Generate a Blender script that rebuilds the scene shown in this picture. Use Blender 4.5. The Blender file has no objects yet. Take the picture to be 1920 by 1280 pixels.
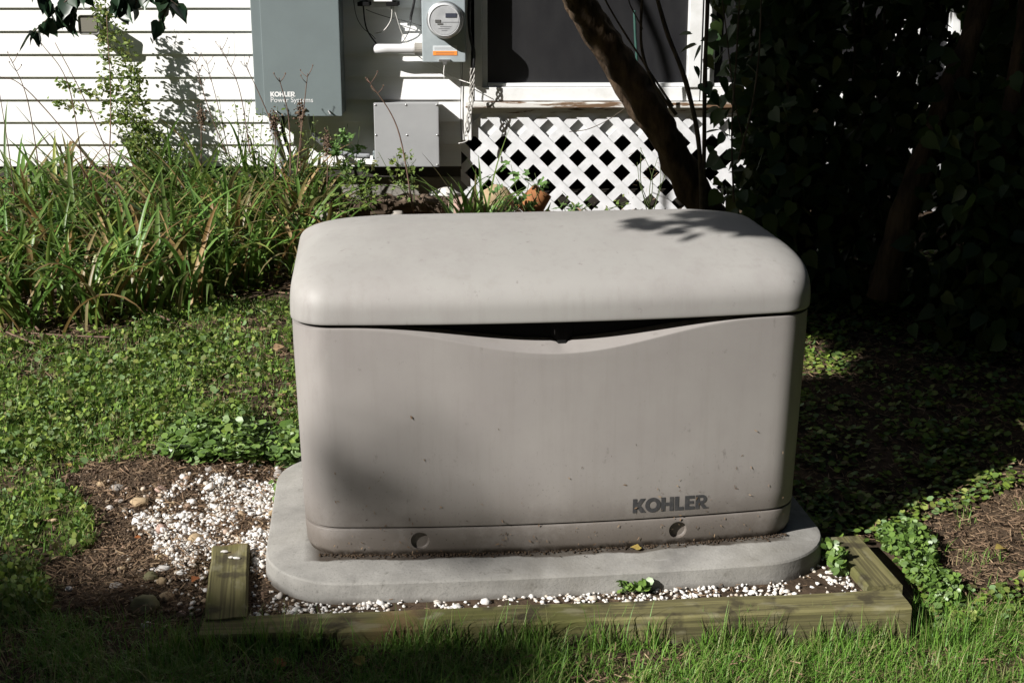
import bpy, bmesh, math, random
import numpy as np
from mathutils import Vector, Matrix, noise as mnoise

random.seed(7)
rng = np.random.default_rng(7)
R = math.radians
scene = bpy.context.scene
COL = scene.collection

# ------------------------------------------------------------------ camera
F, PITCH, HC = 2600.0, R(16.0), 1.5
CP, SP = math.cos(PITCH), math.sin(PITCH)
cam_d = bpy.data.cameras.new('camera'); cam = bpy.data.objects.new('camera', cam_d); COL.objects.link(cam)
cam.location = (0, 0, HC); cam.rotation_euler = (math.pi / 2 - PITCH, 0, 0)
cam_d.sensor_width = 36.0; cam_d.lens = 36.0 * F / 1920.0
cam_d.clip_start = 0.05; cam_d.clip_end = 2000
scene.camera = cam

# ------------------------------------------------------------------ light
S = Vector((-0.674, -0.506, 0.539)).normalized()      # towards the sun
w = bpy.data.worlds.new("World"); scene.world = w; w.use_nodes = True
nt = w.node_tree; nt.nodes.clear()
sky = nt.nodes.new('ShaderNodeTexSky'); sky.sky_type = 'NISHITA'; sky.sun_disc = False
sky.sun_elevation = math.asin(S.z); sky.sun_rotation = math.atan2(S.x, S.y)
bg = nt.nodes.new('ShaderNodeBackground'); bg.inputs['Strength'].default_value = 0.05
wo = nt.nodes.new('ShaderNodeOutputWorld')
nt.links.new(sky.outputs[0], bg.inputs[0]); nt.links.new(bg.outputs[0], wo.inputs[0])
sun_d = bpy.data.lights.new('sun', 'SUN'); sun_d.energy = 5.0; sun_d.angle = R(0.5); sun_d.color = (1.0, 0.965, 0.92)
sun = bpy.data.objects.new('sun', sun_d); COL.objects.link(sun)
sun.rotation_euler = S.to_track_quat('Z', 'Y').to_euler()
scene.view_settings.view_transform = 'Standard'; scene.view_settings.look = 'None'
scene.view_settings.gamma = 1; scene.view_settings.use_curve_mapping = False
scene.view_settings.exposure = 0.70
scene.cycles.max_bounces = 6; scene.cycles.diffuse_bounces = 3; scene.cycles.transmission_bounces = 3
scene.cycles.transparent_max_bounces = 6

# ------------------------------------------------------------------ geometry of the view, used to find where things stand
def ray(px, py):
    a, b = (px - 960) / F, (py - 640) / F
    return Vector((a, CP - b * SP, -SP - b * CP))
def P(px, py, Y):
    d = ray(px, py); t = Y / d.y
    return Vector((d.x * t, Y, HC + d.z * t))
def sstep(e0, e1, x):
    t = np.clip((x - e0) / (e1 - e0), 0, 1); return t * t * (3 - 2 * t)
YAW = R(6.1); CY, SY = math.cos(YAW), math.sin(YAW)
def gz(x, y):
    x = np.asarray(x, float); y = np.asarray(y, float)
    z = np.where(y > 2.8, 0.1 * (y - 2.8), 0.03 * (y - 2.8))
    z = np.where(y > 6.6, 0.38 + 0.01 * (y - 6.6), z)
    z = np.where(y < 0, -0.084 + 0.004 * y, z)
    left = (1 - sstep(-0.85, -0.5, x)) * sstep(2.3, 2.7, y) * (1 - sstep(3.3, 4.2, y))
    z = z + 0.012 * left
    # bed of gravel inside the timber border
    lx = (x - 0.09) * CY + (y - 3.03) * SY; ly = -(x - 0.09) * SY + (y - 3.03) * CY
    z = z + .052 * (1 - sstep(-.65, .85, x)) * sstep(1.2, 2.2, y) * (1 - sstep(2.75, 3.3, y))
    ins = sstep(-0.80, -0.70, lx) * (1 - sstep(0.72, 0.80, lx)) * sstep(-0.27, -0.235, ly) * (1 - sstep(0.85, 1.2, ly))
    z = z * (1 - ins) + 0.063 * ins
    rough = 0.010 * np.sin(3.1 * x + 1.3) * np.sin(2.7 * y) + np.where((y > 1.9) & (y < 7) & (np.abs(x) < 3), (fbm(x, y, 14, 3) - 0.5) * 0.022 + (fbm(x, y, 45, 5) - 0.5) * 0.008, 0)
    return z + rough * (1 - .85 * ins)
def gz1(x, y): return float(gz(x, y))
def G(px, py):
    d = ray(px, py); t = 2.5
    for _ in range(30):
        z = gz1(d.x * t, d.y * t); t = t + (HC + d.z * t - z) / (-d.z) * 0.8
    return Vector((d.x * t, d.y * t, gz1(d.x * t, d.y * t)))
def proj(x, y, z):
    x = np.asarray(x, float); y = np.asarray(y, float); z = np.asarray(z, float)
    dz = z - HC; dep = y * CP - dz * SP; up = y * SP + dz * CP
    return 960 + F * x / dep, 640 - F * up / dep
def inpoly(px, py, poly):
    px = np.asarray(px); py = np.asarray(py); r = np.zeros(px.shape, bool); n = len(poly); j = n - 1
    for i in range(n):
        xi, yi = poly[i]; xj, yj = poly[j]
        c = ((yi > py) != (yj > py)) & (px < (xj - xi) * (py - yi) / (yj - yi + 1e-12) + xi)
        r ^= c; j = i
    return r
def vnoise(x, y, s=1.0, seed=0.0):
    x = np.asarray(x) * s + seed * 13.7; y = np.asarray(y) * s + seed * 7.3
    xi = np.floor(x); yi = np.floor(y); fx = x - xi; fy = y - yi
    fx = fx * fx * (3 - 2 * fx); fy = fy * fy * (3 - 2 * fy)
    def h(a, b):
        v = np.sin(a * 127.1 + b * 311.7) * 43758.5453; return v - np.floor(v)
    return (h(xi, yi) * (1 - fx) + h(xi + 1, yi) * fx) * (1 - fy) + (h(xi, yi + 1) * (1 - fx) + h(xi + 1, yi + 1) * fx) * fy
def fbm(x, y, s=1.0, seed=0.0):
    return (vnoise(x, y, s, seed) + 0.5 * vnoise(x, y, s * 2.1, seed + 1) + 0.25 * vnoise(x, y, s * 4.3, seed + 2)) / 1.75

# ------------------------------------------------------------------ materials
def mat(name, col, rough=0.7, spec=0.5, col2=None, nscale=8, ndetail=6, bump=0.0, bscale=60, island=None, metal=0, transl=0.0, stretch=None, fac=(0.35, 0.65), coat=0):
    m = bpy.data.materials.new(name); m.use_nodes = True; t = m.node_tree; N = t.nodes; L = t.links
    b = N['Principled BSDF']; out = N['Material Output']
    b.inputs['Roughness'].default_value = rough; b.inputs['Specular IOR Level'].default_value = spec; b.inputs['Metallic'].default_value = metal
    b.inputs['Coat Weight'].default_value = coat
    tc = N.new('ShaderNodeTexCoord'); mp = N.new('ShaderNodeMapping'); L.new(tc.outputs['Object'], mp.inputs[0])
    if stretch: mp.inputs['Scale'].default_value = stretch
    cur = None
    if island:
        g = N.new('ShaderNodeNewGeometry'); cr = N.new('ShaderNodeValToRGB')
        e = cr.color_ramp.elements
        e[0].position = 0; e[0].color = (*island[0], 1); e[1].position = 1; e[1].color = (*island[-1], 1)
        for i, c in enumerate(island[1:-1]):
            k = e.new((i + 1) / (len(island) - 1)); k.color = (*c, 1)
        L.new(g.outputs['Random Per Island'], cr.inputs[0]); cur = cr.outputs[0]
    if col2 is not None:
        n = N.new('ShaderNodeTexNoise'); n.inputs['Scale'].default_value = nscale; n.inputs['Detail'].default_value = ndetail; n.inputs['Roughness'].default_value = 0.62
        L.new(mp.outputs[0], n.inputs[0])
        mr = N.new('ShaderNodeMapRange'); mr.inputs[1].default_value = fac[0]; mr.inputs[2].default_value = fac[1]; L.new(n.outputs[0], mr.inputs[0])
        mx = N.new('ShaderNodeMix'); mx.data_type = 'RGBA'; L.new(mr.outputs[0], mx.inputs[0])
        mx.inputs[7].default_value = (*col2, 1)
        if cur: L.new(cur, mx.inputs[6])
        else: mx.inputs[6].default_value = (*col, 1)
        cur = mx.outputs[2]
    if cur: L.new(cur, b.inputs['Base Color'])
    else: b.inputs['Base Color'].default_value = (*col, 1)
    if bump:
        n = N.new('ShaderNodeTexNoise'); n.inputs['Scale'].default_value = bscale; n.inputs['Detail'].default_value = 5
        L.new(mp.outputs[0], n.inputs[0]); bp = N.new('ShaderNodeBump'); bp.inputs['Strength'].default_value = 0.6; bp.inputs['Distance'].default_value = bump
        L.new(n.outputs[0], bp.inputs['Height']); L.new(bp.outputs[0], b.inputs['Normal'])
    if transl:
        tr = N.new('ShaderNodeBsdfTranslucent'); ms = N.new('ShaderNodeMixShader'); ms.inputs[0].default_value = transl
        if cur: L.new(cur, tr.inputs[0])
        else: tr.inputs[0].default_value = (*col, 1)
        L.new(b.outputs[0], ms.inputs[1]); L.new(tr.outputs[0], ms.inputs[2]); L.new(ms.outputs[0], out.inputs[0])
    return m
M = {}
M['siding'] = mat('white_vinyl', (0.80, 0.80, 0.79), 0.45, 0.4, (0.68, 0.68, 0.66), 3, bump=0.0006, bscale=40, stretch=(0.3, 1, 6), fac=(0.45, 0.9))
M['white_paint'] = mat('white_paint', (0.74, 0.75, 0.75), 0.5, 0.4, (0.55, 0.55, 0.52), 9, bump=0.0008, bscale=50, fac=(0.5, 0.85))
M['lattice'] = mat('lattice_vinyl', (0.72, 0.73, 0.75), 0.45, 0.4, (0.60, 0.61, 0.62), 20)
M['old_paint'] = mat('flaking_paint', (0.62, 0.61, 0.58), 0.7, 0.2, (0.16, 0.10, 0.06), 14, stretch=(0.35, 1, 2.5), bump=0.002, bscale=30, fac=(0.5, 0.56))
M['foundation'] = mat('foundation_concrete', (0.30, 0.28, 0.25), 0.9, 0.2, (0.19, 0.18, 0.16), 6, bump=0.004, bscale=70)
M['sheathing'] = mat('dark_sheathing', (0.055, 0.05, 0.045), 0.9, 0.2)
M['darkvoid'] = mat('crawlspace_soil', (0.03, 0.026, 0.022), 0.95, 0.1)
M['glass'] = mat('dusty_window_glass', (0.016, 0.016, 0.018), 0.22, 0.35, (0.028, 0.028, 0.029), 5, stretch=(1, 1, 0.4))
M['box_grey'] = mat('grey_enamel', (0.165, 0.20, 0.205), 0.42, 0.45, (0.15, 0.18, 0.185), 4, bump=0.0004, bscale=120)
M['jbox'] = mat('junction_grey', (0.33, 0.335, 0.34), 0.5, 0.4, (0.29, 0.295, 0.30), 5)
M['galv'] = mat('galvanised_steel', (0.45, 0.50, 0.52), 0.45, 0.5, (0.33, 0.38, 0.40), 7, metal=0.25)
M['steel'] = mat('steel', (0.55, 0.55, 0.55), 0.3, 0.5, metal=0.9)
M['pvc'] = mat('white_pvc', (0.62, 0.62, 0.63), 0.4, 0.5)
M['conduit'] = mat('grey_conduit', (0.30, 0.31, 0.33), 0.5, 0.4)
M['blackrub'] = mat('black_rubber', (0.012, 0.012, 0.013), 0.5, 0.4)
M['whitecab'] = mat('white_cable', (0.62, 0.61, 0.58), 0.6, 0.3)
M['rope'] = mat('frayed_white_rope', (0.50, 0.49, 0.46), 0.9, 0.1, (0.25, 0.24, 0.22), 60, bump=0.002, bscale=200)
M['orange'] = mat('orange_sticker', (0.85, 0.28, 0.05), 0.5, 0.3)
M['sticker'] = mat('white_sticker', (0.62, 0.66, 0.68), 0.5, 0.3)
M['ink'] = mat('printed_ink', (0.10, 0.10, 0.11), 0.6, 0.2)
M['lens'] = mat('meter_dome', (0.50, 0.51, 0.52), 0.12, 0.6, coat=0.8)
M['dial'] = mat('meter_face', (0.42, 0.43, 0.44), 0.5, 0.4, (0.33, 0.34, 0.35), 30)
M['lcd'] = mat('meter_display', (0.05, 0.055, 0.075), 0.3, 0.5)
M['whiteletter'] = mat('white_letter', (0.75, 0.76, 0.76), 0.5, 0.3)
M['lamphood'] = mat('lamp_housing', (0.22, 0.22, 0.20), 0.5, 0.4, (0.14, 0.14, 0.13), 20)
M['lampglass'] = mat('lamp_glass', (0.20, 0.19, 0.16), 0.15, 0.6)
M['bark'] = mat('tree_bark', (0.11, 0.076, 0.048), 0.9, 0.2, (0.035, 0.024, 0.016), 18, ndetail=10, bump=0.03, bscale=34, stretch=(1, 1, 0.25), fac=(0.35, 0.62))
M['stem'] = mat('grey_stem', (0.10, 0.08, 0.06), 0.9, 0.2, (0.05, 0.04, 0.03), 30)
M['drystem'] = mat('dry_stalk', (0.20, 0.13, 0.09), 0.85, 0.2, (0.11, 0.07, 0.06), 20)
M['greenstem'] = mat('green_stem', (0.08, 0.11, 0.04), 0.8, 0.2)
M['lilac'] = mat('dark_leaf', (0.02, 0.04, 0.015), 0.5, 0.3, island=[(0.02, 0.045, 0.018), (0.035, 0.07, 0.02), (0.055, 0.09, 0.025), (0.025, 0.05, 0.022), (0.09, 0.11, 0.03)], transl=0.25)
M['canopy'] = mat('canopy_leaf', (0.02, 0.05, 0.015), 0.55, 0.3, island=[(0.02, 0.045, 0.012), (0.035, 0.07, 0.018)], transl=0.1)
M['branchleaf'] = mat('glossy_leaf', (0.02, 0.05, 0.02), 0.35, 0.45, island=[(0.014, 0.035, 0.02), (0.03, 0.06, 0.03), (0.02, 0.045, 0.02)], transl=0.15)
M['lily'] = mat('daylily_leaf', (0.06, 0.13, 0.03), 0.42, 0.45, island=[(0.06, 0.14, 0.03), (0.14, 0.27, 0.05), (0.11, 0.22, 0.055), (0.20, 0.33, 0.07), (0.09, 0.18, 0.035), (0.32, 0.36, 0.08), (0.07, 0.13, 0.03), (0.30, 0.17, 0.07), (0.42, 0.29, 0.14), (0.04, 0.085, 0.03), (0.14, 0.22, 0.05)], transl=0.35)
M['weed'] = mat('weed_leaf', (0.07, 0.13, 0.03), 0.6, 0.3, island=[(0.10, 0.16, 0.035), (0.16, 0.24, 0.05), (0.22, 0.27, 0.06), (0.11, 0.17, 0.05), (0.26, 0.26, 0.09)], transl=0.3)
M['lobed'] = mat('lobed_leaf', (0.06, 0.14, 0.04), 0.55, 0.3, island=[(0.08, 0.16, 0.04), (0.15, 0.26, 0.07), (0.10, 0.19, 0.06)], transl=0.3)
M['clover'] = mat('ground_ivy_leaf', (0.08, 0.15, 0.04), 0.55, 0.35, island=[(0.08, 0.14, 0.02), (0.15, 0.23, 0.035), (0.22, 0.31, 0.05), (0.11, 0.19, 0.03), (0.28, 0.32, 0.08), (0.06, 0.10, 0.015), (0.17, 0.27, 0.11), (0.10, 0.16, 0.03), (0.14, 0.12, 0.05)], transl=0.2)
M['shinyclover'] = mat('large_ground_leaf', (0.08, 0.18, 0.05), 0.4, 0.5, island=[(0.10, 0.18, 0.035), (0.18, 0.28, 0.06), (0.13, 0.23, 0.045), (0.07, 0.13, 0.03), (0.22, 0.32, 0.12)], transl=0.25)
M['grass'] = mat('grass_blade', (0.07, 0.14, 0.03), 0.5, 0.35, island=[(0.065, 0.16, 0.022), (0.125, 0.27, 0.036), (0.18, 0.33, 0.05), (0.09, 0.21, 0.026), (0.32, 0.30, 0.13), (0.14, 0.29, 0.045)], transl=0.25)
M['thatch'] = mat('dead_thatch', (0.2, 0.13, 0.08), 0.9, 0.1, island=[(0.09, 0.06, 0.038), (0.23, 0.155, 0.10), (0.15, 0.10, 0.062), (0.33, 0.24, 0.15)])
M['pebble'] = mat('white_marble_chip', (0.7, 0.68, 0.65), 0.6, 0.3, island=[(0.58, 0.56, 0.53), (0.72, 0.71, 0.68), (0.64, 0.62, 0.59), (0.45, 0.38, 0.30), (0.68, 0.66, 0.63), (0.72, 0.70, 0.68)], bump=0.001, bscale=200)
M['mixed_pebble'] = mat('mixed_pebble', (0.3, 0.25, 0.2), 0.7, 0.3, island=[(0.30, 0.22, 0.14), (0.42, 0.36, 0.28), (0.22, 0.20, 0.18), (0.50, 0.46, 0.40), (0.36, 0.24, 0.17), (0.16, 0.14, 0.10)], bump=0.001, bscale=200)
M['grit'] = mat('brown_grit', (0.2, 0.15, 0.1), 0.9, 0.2, island=[(0.10, 0.068, 0.045), (0.15, 0.10, 0.07), (0.07, 0.048, 0.032), (0.12, 0.08, 0.05), (0.26, 0.20, 0.15)])
M['timber'] = mat('weathered_timber', (0.20, 0.175, 0.085), 0.85, 0.2, (0.085, 0.075, 0.040), 9, ndetail=8, bump=0.004, bscale=30, stretch=(0.18, 2.2, 2.2), fac=(0.35, 0.62))
M['lockmetal'] = mat('dull_lock', (0.13, 0.125, 0.12), 0.5, 0.4)
M['plastic_and_gap_shade'] = mat('black_plastic_gap_shade', (0.008, 0.008, 0.008), 0.8, 0.15)  # cable box feet, and the lid gap's shade painted near black
M['letter_dark'] = mat('dark_lettering', (0.045, 0.045, 0.047), 0.6, 0.3, (0.09, 0.085, 0.08), 60, fac=(0.5, 0.8))
M['terracotta'] = mat('terracotta', (0.30, 0.13, 0.05), 0.8, 0.2, (0.20, 0.08, 0.035), 12)
M['stake'] = mat('green_stake', (0.03, 0.08, 0.065), 0.5, 0.4)

def rockmat(name, c, c2): return mat(name, c, 0.85, 0.25, c2, 18, bump=0.003, bscale=50)
M['rock_grey'] = rockmat('grey_rock', (0.34, 0.31, 0.28), (0.22, 0.20, 0.18))
M['rock_tan'] = rockmat('tan_rock', (0.42, 0.32, 0.20), (0.30, 0.22, 0.13))
M['rock_pink'] = rockmat('pinkish_rock', (0.42, 0.30, 0.25), (0.32, 0.22, 0.18))
M['rock_moss'] = rockmat('mossy_rock', (0.12, 0.12, 0.055), (0.19, 0.17, 0.10))
M['rock_white'] = rockmat('white_rock', (0.62, 0.60, 0.57), (0.50, 0.47, 0.44))
M['log'] = mat('rotting_log', (0.16, 0.12, 0.09), 0.9, 0.1, (0.07, 0.05, 0.035), 10, stretch=(0.2, 2, 2), bump=0.01, bscale=20)
M['dead_leaf_y'] = mat('yellow_dead_leaf', (0.45, 0.36, 0.10), 0.7, 0.2, (0.3, 0.2, 0.06), 60, transl=0.2)
M['dead_leaf_o'] = mat('orange_dead_leaf', (0.42, 0.15, 0.05), 0.7, 0.2, (0.25, 0.09, 0.04), 60, transl=0.2)
M['dead_leaf_t'] = mat('tan_dead_leaf', (0.40, 0.27, 0.16), 0.7, 0.2, (0.25, 0.16, 0.09), 60, transl=0.2)

# generator plastic: beige with scuffs, rain streaks and dirt near its foot, deepened for dimmer light
def gen_mat(name, col, dirt_shade_top):
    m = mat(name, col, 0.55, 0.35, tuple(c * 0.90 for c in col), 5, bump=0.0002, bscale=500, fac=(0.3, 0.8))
    t = m.node_tree; N = t.nodes; L = t.links; b = N['Principled BSDF']
    prev = b.inputs['Base Color'].links[0].from_socket
    tc = N.new('ShaderNodeTexCoord')
    def layer(prev, stretch, scale, lo, hi, colr, amount, zmask=None, detail=6):
        mp = N.new('ShaderNodeMapping'); mp.inputs['Scale'].default_value = stretch; L.new(tc.outputs['Object'], mp.inputs[0])
        n = N.new('ShaderNodeTexNoise'); n.inputs['Scale'].default_value = scale; n.inputs['Detail'].default_value = detail; n.inputs['Roughness'].default_value = 0.7; L.new(mp.outputs[0], n.inputs[0])
        r = N.new('ShaderNodeMapRange'); r.inputs[1].default_value = lo; r.inputs[2].default_value = hi; L.new(n.outputs[0], r.inputs[0])
        f = r.outputs[0]
        mu = N.new('ShaderNodeMath'); mu.operation = 'MULTIPLY'; L.new(f, mu.inputs[0]); mu.inputs[1].default_value = amount; f = mu.outputs[0]
        if zmask:
            sx = N.new('ShaderNodeSeparateXYZ'); L.new(tc.outputs['Object'], sx.inputs[0])
            zr = N.new('ShaderNodeMapRange'); zr.interpolation_type = 'SMOOTHSTEP'; zr.inputs[1].default_value = zmask[0]; zr.inputs[2].default_value = zmask[1]; L.new(sx.outputs[2], zr.inputs[0])
            mm = N.new('ShaderNodeMath'); mm.operation = 'MULTIPLY'; L.new(f, mm.inputs[0]); L.new(zr.outputs[0], mm.inputs[1]); f = mm.outputs[0]
        mx = N.new('ShaderNodeMix'); mx.data_type = 'RGBA'; L.new(f, mx.inputs[0]); L.new(prev, mx.inputs[6]); mx.inputs[7].default_value = (*colr, 1)
        return mx.outputs[2]
    prev = layer(prev, (1, 1, 0.3), 10, 0.60, 0.80, (0.19, 0.17, 0.16), 0.5)
    prev = layer(prev, (1.3, 1.3, 0.8), 70, 0.70, 0.78, (0.10, 0.085, 0.075), 0.7)
    prev = layer(prev, (2, 2, 0.12), 18, 0.5, 0.8, (0.20, 0.18, 0.16), 0.30)
    prev = layer(prev, (1, 1, 1), 2.2, 0.45, 0.70, (0.23, 0.205, 0.20), 0.45)
    prev = layer(prev, (1, 1, .5), 30, 0.64, 0.72, (0.15, 0.13, 0.125), 0.6)
    prev = layer(prev, (1, 1, 1), 9, 0.0, 0.50, (0.10, 0.083, 0.068), 0.85, (dirt_shade_top, 0.0))  # brown dirt, strengthened to carry the dimmer light low on the front
    prev = layer(prev, (1, 1, 1), 160, 0.62, 0.68, (0.05, 0.04, 0.03), 0.8, (dirt_shade_top * 1.6, 0.0))
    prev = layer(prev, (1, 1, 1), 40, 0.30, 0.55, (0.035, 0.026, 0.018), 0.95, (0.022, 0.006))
    L.new(prev, b.inputs['Base Color'])
    return m
M['gen'] = gen_mat('beige_enclosure', (0.305, 0.286, 0.270), 0.22)  # darker than the lid, so the colour deepens the front's weaker sunlight
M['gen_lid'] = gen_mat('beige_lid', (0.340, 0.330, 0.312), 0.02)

# concrete pad with a damp dirt line along the enclosure's foot
def pad_mat():
    m = mat('cast_concrete', (0.365, 0.355, 0.33), 0.85, 0.2, (0.15, 0.145, 0.135), 5, ndetail=9, bump=0.0014, bscale=130, fac=(0.3, 0.75))
    t = m.node_tree; N = t.nodes; L = t.links; b = N['Principled BSDF']; prev = b.inputs['Base Color'].links[0].from_socket
    tc = N.new('ShaderNodeTexCoord'); sx = N.new('ShaderNodeSeparateXYZ'); L.new(tc.outputs['Object'], sx.inputs[0])
    # speckle
    n2 = N.new('ShaderNodeTexNoise'); n2.inputs['Scale'].default_value = 220; L.new(tc.outputs['Object'], n2.inputs[0])
    r2 = N.new('ShaderNodeMapRange'); r2.inputs[1].default_value = 0.58; r2.inputs[2].default_value = 0.72; r2.inputs[4].default_value = 0.45; L.new(n2.outputs[0], r2.inputs[0])
    m2 = N.new('ShaderNodeMix'); m2.data_type = 'RGBA'; L.new(r2.outputs[0], m2.inputs[0]); L.new(prev, m2.inputs[6]); m2.inputs[7].default_value = (0.13, 0.13, 0.12, 1)
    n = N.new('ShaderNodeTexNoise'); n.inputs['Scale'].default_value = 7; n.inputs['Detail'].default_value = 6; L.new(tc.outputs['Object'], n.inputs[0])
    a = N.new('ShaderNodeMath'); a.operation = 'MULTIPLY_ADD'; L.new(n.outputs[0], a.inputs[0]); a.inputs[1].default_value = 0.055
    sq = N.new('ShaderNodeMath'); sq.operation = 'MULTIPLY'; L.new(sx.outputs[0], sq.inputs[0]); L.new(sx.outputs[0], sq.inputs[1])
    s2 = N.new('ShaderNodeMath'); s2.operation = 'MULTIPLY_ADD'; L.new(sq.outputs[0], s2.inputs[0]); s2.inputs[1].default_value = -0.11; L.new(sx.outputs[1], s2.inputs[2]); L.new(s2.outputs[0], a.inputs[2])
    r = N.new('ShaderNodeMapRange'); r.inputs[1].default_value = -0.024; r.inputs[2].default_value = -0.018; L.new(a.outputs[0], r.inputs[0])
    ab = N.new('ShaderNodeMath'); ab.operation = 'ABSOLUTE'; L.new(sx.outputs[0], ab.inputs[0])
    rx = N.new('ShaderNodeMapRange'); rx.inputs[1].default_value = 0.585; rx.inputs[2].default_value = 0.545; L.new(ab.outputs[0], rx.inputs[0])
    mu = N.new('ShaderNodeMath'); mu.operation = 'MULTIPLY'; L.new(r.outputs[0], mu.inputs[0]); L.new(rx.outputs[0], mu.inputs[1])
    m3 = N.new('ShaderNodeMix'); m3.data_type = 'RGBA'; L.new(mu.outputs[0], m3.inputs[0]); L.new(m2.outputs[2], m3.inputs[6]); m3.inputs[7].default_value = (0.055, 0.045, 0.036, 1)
    cur = m3.outputs[2]
    for st, sc, lo, hi, c, am in (((1, 1, 1), 24, .60, .70, (0.10, 0.095, 0.085), .7), ((1, 1, 1), 3, .50, .70, (0.20, 0.19, 0.165), .6), ((.3, 1, 1), 30, .60, .75, (0.42, 0.41, 0.39), .5)):
        mp = N.new('ShaderNodeMapping'); mp.inputs['Scale'].default_value = st; L.new(tc.outputs['Object'], mp.inputs[0])
        nn = N.new('ShaderNodeTexNoise'); nn.inputs['Scale'].default_value = sc; nn.inputs['Detail'].default_value = 8; nn.inputs['Roughness'].default_value = .7; L.new(mp.outputs[0], nn.inputs[0])
        rr_ = N.new('ShaderNodeMapRange'); rr_.inputs[1].default_value = lo; rr_.inputs[2].default_value = hi; rr_.inputs[4].default_value = am; L.new(nn.outputs[0], rr_.inputs[0])
        mx = N.new('ShaderNodeMix'); mx.data_type = 'RGBA'; L.new(rr_.outputs[0], mx.inputs[0]); L.new(cur, mx.inputs[6]); mx.inputs[7].default_value = (*c, 1); cur = mx.outputs[2]
    # soil splash along the lower side
    mz = N.new('ShaderNodeMath'); mz.operation = 'MULTIPLY_ADD'; L.new(n.outputs[0], mz.inputs[0]); mz.inputs[1].default_value = -0.05; L.new(sx.outputs[2], mz.inputs[2])
    rz_ = N.new('ShaderNodeMapRange'); rz_.inputs[1].default_value = -0.074; rz_.inputs[2].default_value = -0.090; rz_.inputs[4].default_value = .75; L.new(mz.outputs[0], rz_.inputs[0])
    mx = N.new('ShaderNodeMix'); mx.data_type = 'RGBA'; L.new(rz_.outputs[0], mx.inputs[0]); L.new(cur, mx.inputs[6]); mx.inputs[7].default_value = (0.07, 0.06, 0.05, 1); cur = mx.outputs[2]
    L.new(cur, b.inputs['Base Color'])
    return m
M['pad'] = pad_mat()
# soil
def soil_mat():
    m = mat('garden_soil', (0.085, 0.060, 0.040), 0.95, 0.1, (0.036, 0.026, 0.018), 9, ndetail=10, bump=0.012, bscale=45, fac=(0.35, 0.65))
    return m
M['soil'] = soil_mat()

def timber_mat():
    m = mat('weathered_timber', (0.195, 0.178, 0.080), 0.9, 0.12, (0.10, 0.092, 0.046), 9, ndetail=9, bump=0.004, bscale=30, stretch=(0.18, 2.2, 2.2), fac=(0.32, 0.66))
    t = m.node_tree; N = t.nodes; L = t.links; b = N['Principled BSDF']; prev = b.inputs['Base Color'].links[0].from_socket
    tc = N.new('ShaderNodeTexCoord')
    for st, sc, lo, hi, c, am in (((.05, 3, 3), 42, .47, .58, (0.055, 0.048, 0.028), .6), ((.6, 1, 1), 7, .52, .66, (0.11, 0.115, 0.035), .7), ((1, 1, 1), 16, .54, .64, (0.045, 0.038, 0.026), .75), ((.5, 1, 1), 26, .56, .66, (0.25, 0.235, 0.16), .45), ((1.2, 1, 1), 3.2, .60, .70, (0.17, 0.10, 0.055), .6)):
        mp = N.new('ShaderNodeMapping'); mp.inputs['Scale'].default_value = st; L.new(tc.outputs['Object'], mp.inputs[0])
        n = N.new('ShaderNodeTexNoise'); n.inputs['Scale'].default_value = sc; n.inputs['Detail'].default_value = 7; L.new(mp.outputs[0], n.inputs[0])
        r = N.new('ShaderNodeMapRange'); r.inputs[1].default_value = lo; r.inputs[2].default_value = hi; r.inputs[4].default_value = am; L.new(n.outputs[0], r.inputs[0])
        mx = N.new('ShaderNodeMix'); mx.data_type = 'RGBA'; L.new(r.outputs[0], mx.inputs[0]); L.new(prev, mx.inputs[6]); mx.inputs[7].default_value = (*c, 1); prev = mx.outputs[2]
    L.new(prev, b.inputs['Base Color']); return m
M['timber'] = timber_mat()

# ------------------------------------------------------------------ mesh helpers
def new_mesh(name, V, faces_flat, loop_tot, smooth=False):
    me = bpy.data.meshes.new(name)
    V = np.ascontiguousarray(V, dtype=np.float32).reshape(-1, 3)
    ff = np.ascontiguousarray(faces_flat, dtype=np.int32).ravel(); lt = np.ascontiguousarray(loop_tot, dtype=np.int32).ravel()
    me.vertices.add(len(V)); me.vertices.foreach_set('co', V.ravel())
    me.loops.add(len(ff)); me.loops.foreach_set('vertex_index', ff)
    me.polygons.add(len(lt)); ls = np.zeros(len(lt), np.int32); ls[1:] = np.cumsum(lt)[:-1]
    me.polygons.foreach_set('loop_start', ls); me.polygons.foreach_set('loop_total', lt)
    if smooth: me.polygons.foreach_set('use_smooth', np.ones(len(lt), bool))
    me.update(calc_edges=True); me.validate()
    return me
def link(name, me, m, parent=None, loc=None, kind=None):
    o = bpy.data.objects.new(name, me); COL.objects.link(o)
    if m is not None and me is not None: 
        if not me.materials: me.materials.append(m)
    if parent: o.parent = parent
    if loc is not None: o.location = loc
    if kind: o['kind'] = kind
    return o
def thing(name, label, cat, loc=(0, 0, 0), rz=0, group=None):
    o = bpy.data.objects.new(name, None); COL.objects.link(o); o.empty_display_size = 0.05
    o.location = loc; o.rotation_euler = (0, 0, rz); o['label'] = label; o['category'] = cat
    if group: o['group'] = group
    return o
def tag(o, label, cat, group=None, kind=None):
    o['label'] = label; o['category'] = cat
    if group: o['group'] = group
    if kind: o['kind'] = kind
    return o
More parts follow.
